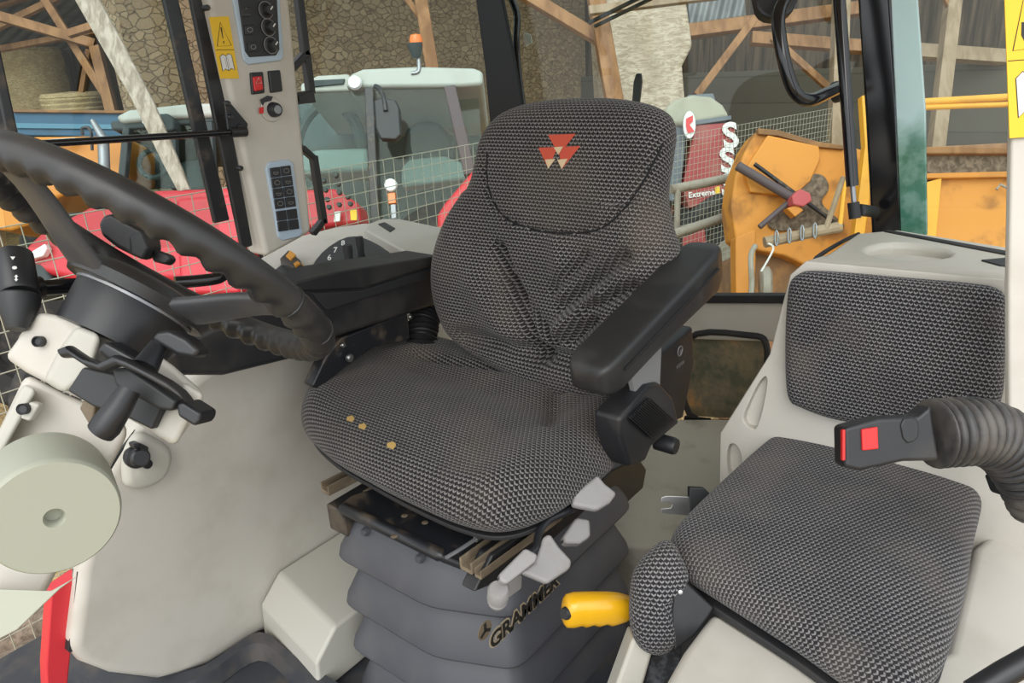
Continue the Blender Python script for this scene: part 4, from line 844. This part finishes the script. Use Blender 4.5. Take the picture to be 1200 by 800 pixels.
obj('strut_joint', G().tube([at(1000, 237, d=1.443), at(1002, 256, d=1.447)], .0115, 12), M['dark_rubber'], gs)
obj('strut_pin', G().tube([at(1008, 246, d=1.45), at(1024, 248, d=1.56)], .012, 12), M['black_metal'], gs)
hl = thing('rubber_hose', 'glossy black strap bulging along the rear corner post behind the driver seat', 'hose', at(614, 130, d=2.1))
obj('hose_tube', tubepx([(560, -190, 2.10), (575, -90, 2.1), (592, -15, 2.10), (600, 0, 2.10), (606, 20, 2.1), (605, 48, 2.1), (608, 90, 2.1), (614, 135, 2.1)], .010, 12), M['black_gloss'], hl)
slab('hose_clip', [(614, 38), (622, 40), (624, 50), (616, 54), (613, 48)], M['chrome'], hl, .006, .001, d=2.08)
mt = thing('mirror_arm', 'dark rounded fitting at the top edge of the rear window', 'fitting', at(900, 10, d=1.3))
slab('fitting_body', [(880, -60), (950, -60), (934, 12), (914, 22), (896, 20), (886, 6)], M['black'], mt, .03, .006, soft=1, d=1.45)
rw = thing('rear_wiper', 'black rear wiper arm slanting across the top of the rear window', 'wiper', at(715, 20, x=.74))
obj('wiper_arm', G().beam(at(690, 27, x=.735), at(850, -53, x=.735), .008, .008).beam(at(697, 31, x=.735), at(845, -42, x=.735), .007, .008), M['black_metal'], rw)
rs = thing('black_stub', 'short black upright stub sticking up behind the driver seat back', 'stub', at(746, 117, x=.76))
slab('stub_body', [(740, 122), (742, 96), (745, 86), (750, 86), (751, 96), (748, 122)], M['black'], rs, .012, .003, x=.76)
# ------------------------------------------------------------------ outdoors: fences, machines, bales
def fence(name, p, u, nu, nv, su, sv, r, label):
    """wire grid: p = upper corner, u = run direction"""
    g = G()
    for i in range(nu+1): a = p+u*(i*su); g.tube([a, a-Z*(nv*sv)], r, 4)
    for j in range(nv+1): a = p-Z*(j*sv); g.tube([a, a+u*(nu*su)], r, 4)
    return tag(obj(name, g, M['wire']), label, 'fence')
fence('wire_mesh_fence', V((-1.4, 1.5, .80)), X, 70, 40, .055, .055, .0018, 'welded wire mesh fence panel standing between the cab and the red tractors')
fence('wire_mesh_fence', at(790, 160, d=5.9), (at(968, 128, d=7.0)-at(790, 160, d=5.9)).normalized(), 44, 40, .05, .05, .0018, 'fine wire mesh fence crossing in front of the round baler')
def wheel(par, name, c, r, w):
    c = V((c.x, c.y, GZ+r)); ax = (-FW*.9+RT*.2); ax.z = 0
    o = obj(name, G().lathe(c, ax, [(0, w*.3), (r*.25, w*.34), (r*.5, w*.25), (r*.56, w*.46), (r*.9, w*.5), (r, w*.36), (r, -w*.36), (r*.9, -w*.5), (0, -w*.5)], 44), M['tyre'], par, smooth=40)
    obj('hub', G().lathe(c+ax.normalized()*w*.3, ax, [(0, .02), (r*.2, .02), (r*.24, 0), (0, 0)], 20), M['pipe'], o)
def bale(px0, px1, py0, py1, d, label):
    c = at((px0+px1)/2, py1, d=d); r = (px1-px0)/2*d/FPX; h_ = (py1-py0)*d/FPX; prof = [(0, 0), (r*.94, 0), (r, .05)]
    for i in range(9): prof.append((r*(1+.02*math.sin(i*2.1)), .05+(h_-.1)*(i+.5)/9))
    prof += [(r, h_-.05), (r*.93, h_), (0, h_+.02)]
    return tag(obj('hay_bale', G().lathe(c, Z, prof, 40), M['hay']), label, 'bale')
bale(6, 84, 62, 132, 12.3, 'tall round hay bale standing behind the blue trailer side')
bale(56, 124, 110, 134, 11.1, 'low round hay bale beside the timber post behind the blue trailer')
tag(slab('reflection_stack', [(706, -20), (802, -20), (812, 52), (800, 76), (806, 150), (812, 300), (724, 300)], M['straw'], th=1.6, bevel=.05, d=10), 'tall pale straw-like stack added for a window reflection over the driver seat back', 'added reflection stack')  # added stack, standing in for a bright reflection on the rear glass
bd = thing('reflection_board', 'long pale board added for a window reflection above the white roofed tractor', 'board', at(200, 190, d=4.3))  # added board, standing in for a pale diagonal reflection on the glass
obj('board', G().prism(trace([(-10, -170), (26, -170), (178, 116), (212, 196), (222, 222), (208, 224), (190, 190), (152, 112)], d=4.62), FW*.03), M['refl_board_grey'], bd, .004)  # added board, stands in for the reflection
tr = thing('blue_trailer', 'blue trailer side with lighter stripe behind the orange machine', 'trailer', at(90, 200, d=9.6))
slab('side_wall', [(14, 128), (215, 131), (215, 162), (18, 158)], M['blue'], tr, .7, .01, d=9.6); slab('top_rail', [(14, 128), (215, 130), (215, 133), (14, 131)], M['rust'], tr, .1, .004, d=9.55)
wheel(tr, 'wheel', at(60, 230, d=9.7), .5, .3); wheel(tr, 'wheel', at(175, 230, d=9.7), .5, .3); slab('chassis', [(30, 158), (200, 161), (200, 200), (30, 198)], M['cab_dark'], tr, .5, .01, d=9.8); slab('stripe', [(18, 144), (215, 147), (215, 152), (18, 150)], M['blue_light'], tr, .02, .002, d=9.57)
om = thing('orange_machine', 'orange farm machine at the windscreen side behind the wire fence', 'machine', at(40, 300, d=5))
slab('body_panel', [(-10, 160), (146, 158), (146, 205), (112, 212), (60, 235), (-10, 240)], M['orange'], om, .5, .03, d=5.6)
slab('front_panel', [(-10, 222), (30, 225), (42, 260), (12, 270), (-10, 268)], M['orange'], om, .4, .03, d=5.3); slab('top_bar', [(56, 163), (88, 161), (88, 165), (56, 168)], M['white'], om, .05, .004, d=5.5)
wheel(om, 'wheel', at(20, 300, d=5.8), .6, .4); wheel(om, 'wheel', at(110, 300, d=5.9), .6, .4); obj('hose', tubepx([(97, 158, 5.3), (97, 150, 5.3), (106, 152, 5.3), (108, 176, 5.3)], .012, 6), M['black_metal'], om)
ep = thing('exhaust_pipe', 'dark upright exhaust pipe with slanted top in front of the blue trailer', 'pipe', at(123, 200, d=4.9))
obj('stack', G().tube([at(124, 246, d=4.9), at(121, 160, d=4.9)], .036, 14), M['steel'], ep); obj('slanted_end', G().tube([at(122, 164, d=4.9), at(108, 141, d=4.9)], [.030, .016], 12), M['steel'], ep)
# left tractor (white roof, red bonnet)
ta_ = thing('white_roof_tractor', 'red tractor with white cab roof and twin work lamps behind the wheel', 'tractor', at(200, 330, d=5.2))
D = 5.2
slab('cab_roof', [(134, 136), (150, 128), (224, 120), (262, 120), (262, 136), (210, 138), (140, 144)], M['roof_white'], ta_, 1.3, .03, d=D)
slab('roof_rim', [(128, 142), (140, 140), (262, 136), (262, 142), (150, 152), (130, 152)], M['cab_dark'], ta_, 1.2, .02, d=D+.03)
lh = slab('lamp_housing', [(168, 140), (176, 133), (196, 132), (203, 140), (204, 152), (196, 154), (184, 148), (170, 150)], M['cab_dark'], ta_, .15, .02, d=D-.06)
for px, py in ((173, 143), (184, 141)): obj('work_lamp', G().lathe(at(px, py, d=D-.08), -FW, [(0, .03), (.026, .025), (.03, 0), (0, -.02)], 16), M['lamp'], ta_)
slab('cab_glass', [(148, 150), (238, 146), (244, 222), (160, 226), (146, 190)], M['cab_glass'], ta_, .012, 0, d=D+.05)
slab('rear_wall', [(150, 150), (252, 146), (254, 216), (160, 222)], M['cab_dark'], ta_, .05, .01, d=D+1.0)
slab('seat_back', [(205, 190), (232, 184), (238, 222), (205, 224)], M['seat_teal'], ta_, .2, .04, d=D+.6)
obj('steering_hoop', G().tube([at(180+17*cos(a*pi/10), 192+16*sin(a*pi/10), d=D+.5) for a in range(20)], .02, 8, True), M['cab_dark'], ta_)
for a, b in (((150, 150), (144, 215)), ((203, 146), (206, 222)), ((246, 144), (250, 222))): obj('cab_post', G().beam(at(*a, d=D), at(*b, d=D), .05, .06), M['cab_dark'], ta_, .008)
slab('bonnet', [(24, 292), (48, 270), (110, 238), (180, 222), (280, 218), (280, 330), (90, 330), (30, 316)], M['red_paint'], ta_, .6, .05, d=D-.6)
slab('bonnet_side', [(205, 232), (282, 226), (282, 345), (210, 345)], M['red_paint'], ta_, .3, .03, d=D-.75)
hl_ = slab('headlamp', [(34, 296), (52, 285), (55, 291), (50, 300), (34, 304)], M['lamp'], ta_, .06, .01, d=D-.66)
slab('grille', [(8, 300), (34, 296), (52, 302), (56, 320), (70, 345), (30, 350), (8, 330)], M['cab_dark'], ta_, .3, .03, d=D-.6)
wheel(ta_, 'front_wheel', at(84, 340, d=D-.5), .52, .30); wheel(ta_, 'rear_wheel', at(250, 300, d=D-.1), .78, .45); obj('chassis', G().prism(trace([(110, 300), (290, 300), (290, 420), (120, 420)], d=D-.2), FW*.5), M['cab_dark'], ta_, .03)
# right tractor (grey-white roof, beacon)
tb = thing('beacon_tractor', 'red tractor with pale grey cab roof and amber beacon beyond the mesh fence', 'tractor', at(450, 300, d=6))
D = 5.6
slab('cab_roof', [(404, 102), (410, 86), (425, 80), (490, 77), (555, 79), (566, 83), (566, 99), (540, 101), (430, 102)], M['roof_white'], tb, 1.5, .03, d=D)
slab('roof_side', [(352, 98), (372, 88), (408, 86), (420, 103), (410, 106), (352, 108)], M['roof_white'], tb, 1.2, .02, d=D+.12); slab('roof_gap', [(366, 94), (404, 92), (402, 98), (362, 102)], M['cab_dark'], tb, .03, .004, d=D+.10)
obj('work_lamp', G().lathe(at(416, 97, d=D-.02), -FW, [(0, .03), (.045, .025), (.055, 0), (0, -.04)], 20), M['lamp'], tb)
obj('beacon_stem', tubepx([(482, 86, D), (490, 84, D), (491, 74, D), (489, 62, D)], .016, 8), M['steel'], tb)
obj('beacon_base', G().lathe(at(488, 68, d=D), Z, [(0, 0), (.03, 0), (.055, .08), (.055, .11), (0, .11)], 18), M['cab_dark'], tb)
obj('beacon', G().lathe(at(488, 53, d=D), Z, [(0, -.02), (.05, -.02), (.052, .04), (.04, .075), (0, .085)], 18), M['amber'], tb, label='amber beacon dome')
slab('cab_glass', [(352, 110), (432, 106), (436, 270), (352, 270)], M['cab_glass'], tb, .012, 0, d=D+.04); slab('cab_glass', [(438, 104), (530, 104), (552, 210), (545, 270), (446, 270)], M['cab_glass'], tb, .012, 0, d=D+.04)
slab('cab_glass', [(534, 104), (560, 104), (568, 210), (552, 210)], M['cab_glass'], tb, .012, 0, d=D+.3)
for a, b, w in (((433, 104), (441, 270), .07), ((527, 102), (551, 205), .09)): obj('cab_post', G().beam(at(*a, d=D), at(*b, d=D), w, .07), M['black_metal'] if w < .08 else M['plum'], tb, .01)
slab('rear_wall', [(345, 108), (562, 102), (566, 280), (345, 280)], M['seat_teal'], tb, .05, .01, d=D+1.35)
obj('wheel_arch', G().tube([at(386+38*cos(a*pi/14), 176-54*sin(a*pi/14), d=D+.7) for a in range(15)], .05, 8), M['cab_dark'], tb)
slab('seat_back', [(474, 150), (490, 140), (515, 142), (530, 160), (534, 190), (470, 196)], M['panel_dark'], tb, .2, .05, d=D+.7); slab('pale_trim', [(470, 196), (480, 186), (520, 182), (542, 190), (545, 210), (470, 220)], M['trim_teal'], tb, .2, .03, d=D+.6)
slab('pale_fender', [(350, 180), (372, 174), (432, 172), (432, 200), (350, 205)], M['trim_teal'], tb, .4, .05, d=D+.4)
wheel(tb, 'front_wheel', at(372, 300, d=D-.2), .55, .35); wheel(tb, 'rear_wheel', at(545, 300, d=D-.1), .80, .5); obj('chassis', G().prism(trace([(350, 268), (570, 268), (570, 400), (350, 400)], d=D+.1), FW*1.1), M['red_paint'], tb, .04)
mr = slab('mirror', [(438, 118), (444, 114), (463, 116), (468, 126), (470, 158), (464, 164), (446, 163), (440, 150)], M['black'], tb, .08, .015, d=D-.25)
obj('mirror_arm', tubepx([(440, 101, D-.15), (445, 104, D-.2), (450, 116, D-.24), (452, 130, D-.26)], .018, 8), M['black_metal'], tb)
slab('rear_fender', [(512, 252), (520, 238), (556, 196), (580, 196), (580, 275), (512, 275)], M['fender_red'], tb, .5, .04, d=D-.5)
slab('bonnet_deck', [(352, 222), (392, 220), (420, 238), (424, 262), (352, 268)], M['red_paint'], tb, .3, .03, d=D-.9)
for x, y in ((380, 212), (394, 206), (382, 223), (397, 216), (384, 234), (398, 226), (408, 231), (386, 243), (398, 240), (411, 239)): obj('hydraulic_coupler', G().lathe(at(x, y, d=D-1.0), -FW, [(0, .03), (.013, .03), (.017, 0), (0, 0)], 10), M['cab_dark'], tb)
slab('gauge', [(392, 248), (399, 247), (398, 259), (391, 260)], M['white'], tb, .02, .003, d=D-.96); slab('yellow_tag', [(410, 246), (418, 245), (418, 258), (411, 258)], M['sticker'], tb, .01, .002, d=D-.96)
slab('marker_lamp', [(454, 226), (463, 225), (464, 238), (455, 239)], M['amber'], tb, .06, .006, d=D-.7, label='amber marker lamp'); obj('flood_lamp', G().lathe(at(458, 217, d=D-.7), -FW, [(0, .03), (.04, .02), (.045, 0), (0, -.05)], 16), M['lamp'], tb); obj('lamp_stem', G().beam(at(461, 240, d=D-.7), at(462, 256, d=D-.7), .03, .03), M['steel'], tb)
# baler
bl = thing('round_baler', 'dusty red and grey round baler with white lettering behind the fine mesh fence', 'baler', at(830, 300, d=8))
D = 7.2
slab('side_dome', [(776, 146), (779, 126), (792, 115), (812, 110), (834, 112), (848, 122), (857, 137), (820, 144), (800, 147)], M['baler_grey'], bl, .9, .05, d=D)
slab('dome_cap', [(806, 111), (836, 109), (839, 118), (806, 116)], M['baler_dark'], bl, .3, .01, d=D+.2); slab('dark_strip', [(815, 141), (857, 135), (857, 140), (816, 146)], M['baler_dark'], bl, .1, .004, d=D-.02)
slab('front_plate', [(782, 146), (806, 144), (802, 190), (796, 236), (782, 236)], M['baler_dark'], bl, .5, .02, d=D+.05)
slab('red_side', [(815, 146), (862, 143), (860, 196), (858, 228), (808, 244), (800, 220)], M['baler_red'], bl, .8, .01, d=D)
slab('red_foot', [(800, 278), (826, 268), (828, 290), (800, 292)], M['baler_red'], bl, .3, .01, d=D)
rl = obj('round_emblem', slab_g([(808+7.2*cos(a*pi/14), 146+16*sin(a*pi/14)) for a in range(28)], .03, d=D-.075), M['white'], bl, label='white and red round emblem')
obj('emblem_mark', G().add([at(x, y, d=D-.085) for x, y in ((804, 139), (812, 135), (812, 142), (808, 146), (814, 154), (806, 156), (804, 148))], [tuple(range(7))]), M['red'], rl, smooth=0)
obj('large_letter', text_g('S', at(856, 160, d=D-.02), RT+UP*.12, UP, .34, .03, .004), M['white'], bl, smooth=0); obj('large_letter', text_g('S', at(853, 189, d=D-.02), RT+UP*.12, UP, .34, .03, .004), M['white'], bl, smooth=0); obj('large_letter', text_g('S', at(853, 218, d=D-.02), RT+UP*.12, UP, .30, .03, .004), M['white'], bl, smooth=0)
obj('model_lettering', text_g('Extreme', at(822, 227, d=D-.02), RT+UP*.14, UP, .075, .03, .004), M['white'], bl, smooth=0)
slab('yellow_square', [(838, 219), (844, 218), (844, 226), (838, 227)], M['sticker'], bl, .01, 0, d=D-.015)
wheel(bl, 'wheel', at(846, 268, d=D+.3), .62, .4); slab('lower_body', [(790, 236), (850, 236), (850, 340), (795, 340)], M['cab_dark'], bl, .8, .02, d=D+.6)
gt = thing('pipe_gate', 'grey galvanised pipe gate in front of the baler wheel', 'gate', at(800, 290, d=5))
for a, b in (((786, 222), (864, 207)), ((784, 276), (856, 252))): obj('rail', G().tube([at(*a, d=5.2), at(*b, d=5.4)], .034, 14), M['pipe'], gt)
obj('upright', G().tube([at(794, 222, d=5.2), V((*at(796, 278, d=5.2).xy, GZ))], .022, 12), M['pipe'], gt)
# orange loader
ld = thing('orange_loader', 'rusty orange loader attachment with hydraulic rams beyond the rear window', 'machine', at(920, 340, d=5))
D = 4.8
slab('side_plate', [(888, 152), (912, 153), (960, 168), (1000, 172), (1030, 180), (1030, 300), (985, 300), (985, 330), (920, 300), (880, 292), (862, 280), (857, 240), (862, 205), (876, 170)], M['orange_rust'], ld, .25, .02, d=D)
slab('wear_edge', [(888, 150), (912, 152), (960, 166), (990, 170), (990, 175), (958, 172), (912, 159), (889, 157)], M['rust'], ld, .05, .006, d=D-.03)
slab('curved_plate', [(900, 158), (960, 171), (962, 186), (950, 212), (930, 230), (880, 225), (872, 200)], M['orange_rust'], ld, .05, .01, d=D-.04)
slab('mud_patch', [(922, 238), (936, 224), (944, 208), (956, 202), (968, 206), (974, 222), (960, 236), (978, 252), (996, 268), (960, 276), (936, 268), (912, 272), (896, 262)], M['bark'], ld, .03, .01, soft=2, d=D-.03)
slab('foot_plate', [(862, 278), (886, 268), (886, 300), (882, 500), (866, 500), (862, 310)], M['orange'], ld, .12, .01, d=D-.2)
obj('hydraulic_ram', G().tube([at(864, 194, d=D-.12), at(932, 234, d=D-.12)], .030, 14), M['plum'], ld); obj('hydraulic_ram', G().tube([at(884, 192, d=D-.10), at(985, 266, d=D-.1)], .014, 12), M['black_metal'], ld); obj('linkage_bar', G().tube([at(890, 266, d=D-.1), at(930, 232, d=D-.1)], .018, 10), M['plum'], ld)
slab('ram_cap', [(928, 230), (938, 221), (950, 226), (952, 235), (942, 242), (930, 240)], M['pink'], ld, .12, .01, d=D-.2, label='faded red end cap'); slab('ram_foot', [(922, 244), (934, 240), (942, 246), (932, 254)], M['orange'], ld, .08, .006, d=D-.18)
slab('muddy_base', [(862, 300), (900, 285), (985, 282), (1040, 300), (1040, 500), (862, 500)], M['rust'], ld, .5, .04, d=D+.1)
slab('yellow_stay', [(1000, 285), (1014, 170), (1010, 112), (1022, 110), (1026, 180), (1012, 288)], M['yellow_bar'], ld, .06, .006, d=D-.3); slab('yellow_stay', [(986, 288), (1016, 276), (1016, 284), (990, 296)], M['yellow_bar'], ld, .06, .006, d=D-.3)
pl_ = thing('pale_pole', 'pale crooked pole lying across the orange loader with wire loops', 'pole', at(930, 290, d=4.4))
obj('pole', tubepx([(896, 284, 4.4), (930, 277, 4.4), (962, 270, 4.4), (985, 266, 4.4)], .034, 10), M['timber_pale'], pl_); obj('pole_fork', G().tube([at(968, 268, d=4.38), at(988, 208, d=4.42)], .017, 8), M['timber_pale'], pl_); obj('pole_fork', G().tube([at(984, 268, d=4.38), at(990, 212, d=4.42)], .014, 8), M['yellow_bar'], pl_)
for x in (910, 925, 940, 955): obj('wire_loop', G().tube([at(x+2*cos(a*pi/6), 279-(x-910)*.2+9*sin(a*pi/6), d=4.36) for a in range(12)], .005, 5, True), M['steel'], pl_)
obj('hanging_wire', tubepx([(885, 288, 4.3), (880, 300, 4.25), (881, 330, 4.2), (880, 346, 4.2)], .016, 8), M['pipe'], pl_); obj('hanging_wire', tubepx([(900, 285, 4.35), (906, 292, 4.35), (892, 318, 4.35)], .006, 6), M['white'], pl_)
lm = thing('small_wheel', 'pale grey small wheel standing under the loader below the pole', 'wheel', at(895, 345, d=4.2))
obj('tyre', G().lathe(at(897, 334, d=4.55), RT*1.0-FW*.25, [(0, -.03), (.09, -.035), (.115, -.02), (.115, .02), (.09, .035), (0, .03)], 28), M['pipe'], lm, smooth=40)
# right hand side machine behind the side window
ym = thing('yellow_machine', 'weathered orange body panel with perforated edge behind the passenger seat window', 'machine', at(1130, 300, d=4.2))
D = 4.2
slab('body_panel', [(1094, 210), (1120, 206), (1290, 196), (1290, 545), (1090, 545)], M['orange_rust'], ym, .4, .02, d=D); slab('perforated_strip', [(1084, 214), (1104, 208), (1096, 290), (1086, 290)], M['yellow_bar'], ym, .03, .004, d=D-.04)
slab('top_board', [(1080, 172), (1200, 166), (1200, 180), (1084, 180)], M['timber'], ym, .3, .01, d=D+.1); slab('load_heap', [(1080, 181), (1110, 178), (1200, 176), (1200, 204), (1080, 206)], M['bark'], ym, .3, .02, d=D+.15)
slab('rim_bar', [(1080, 203), (1200, 200), (1200, 207), (1080, 209)], M['orange'], ym, .05, .006, d=D-.05); obj('hook_rod', G().tube([at(1168, 222, d=D-.05), at(1172, 216, d=D-.05), at(1200, 230, d=D-.05)], .008, 6), M['pipe'], ym)
yb_ = thing('yellow_bars', 'pair of yellow horizontal bars crossing the side window above the orange panel', 'bars', at(1130, 130, d=3.8))
for a, b, r in (((1040, 122), (1300, 107), .019), ((1040, 127.5), (1300, 118), .014)): obj('bar', G().tube([at(*a, d=3.8), at(*b, d=3.9)], r, 12), M['yellow_bar'], yb_)
lgx = tag(obj('fallen_log', G().tube(crom([at(x, y, d=3.2) for x, y in ((-30, 772), (20, 752), (60, 730), (120, 700))], 4), .085, 14), M['bark']), 'dark log lying on the straw below the red bodywork strip', 'log')
lgx = tag(obj('earth_clod', G().ball(at(40, 790, d=2.9), .2, (1.3, 1, .5), 20), M['bark']), 'dark heap of earth beside the log below the cab', 'earth')
sticker_post = thing('post_sticker', 'yellow warning sticker on the beige door post at the edge of the view', 'sticker', at(1190, 160, d=.955))
sticker(sticker_post, [(1176, -30), (1226, -34), (1238, 158), (1183, 162)], dict(d=.955), 'f')
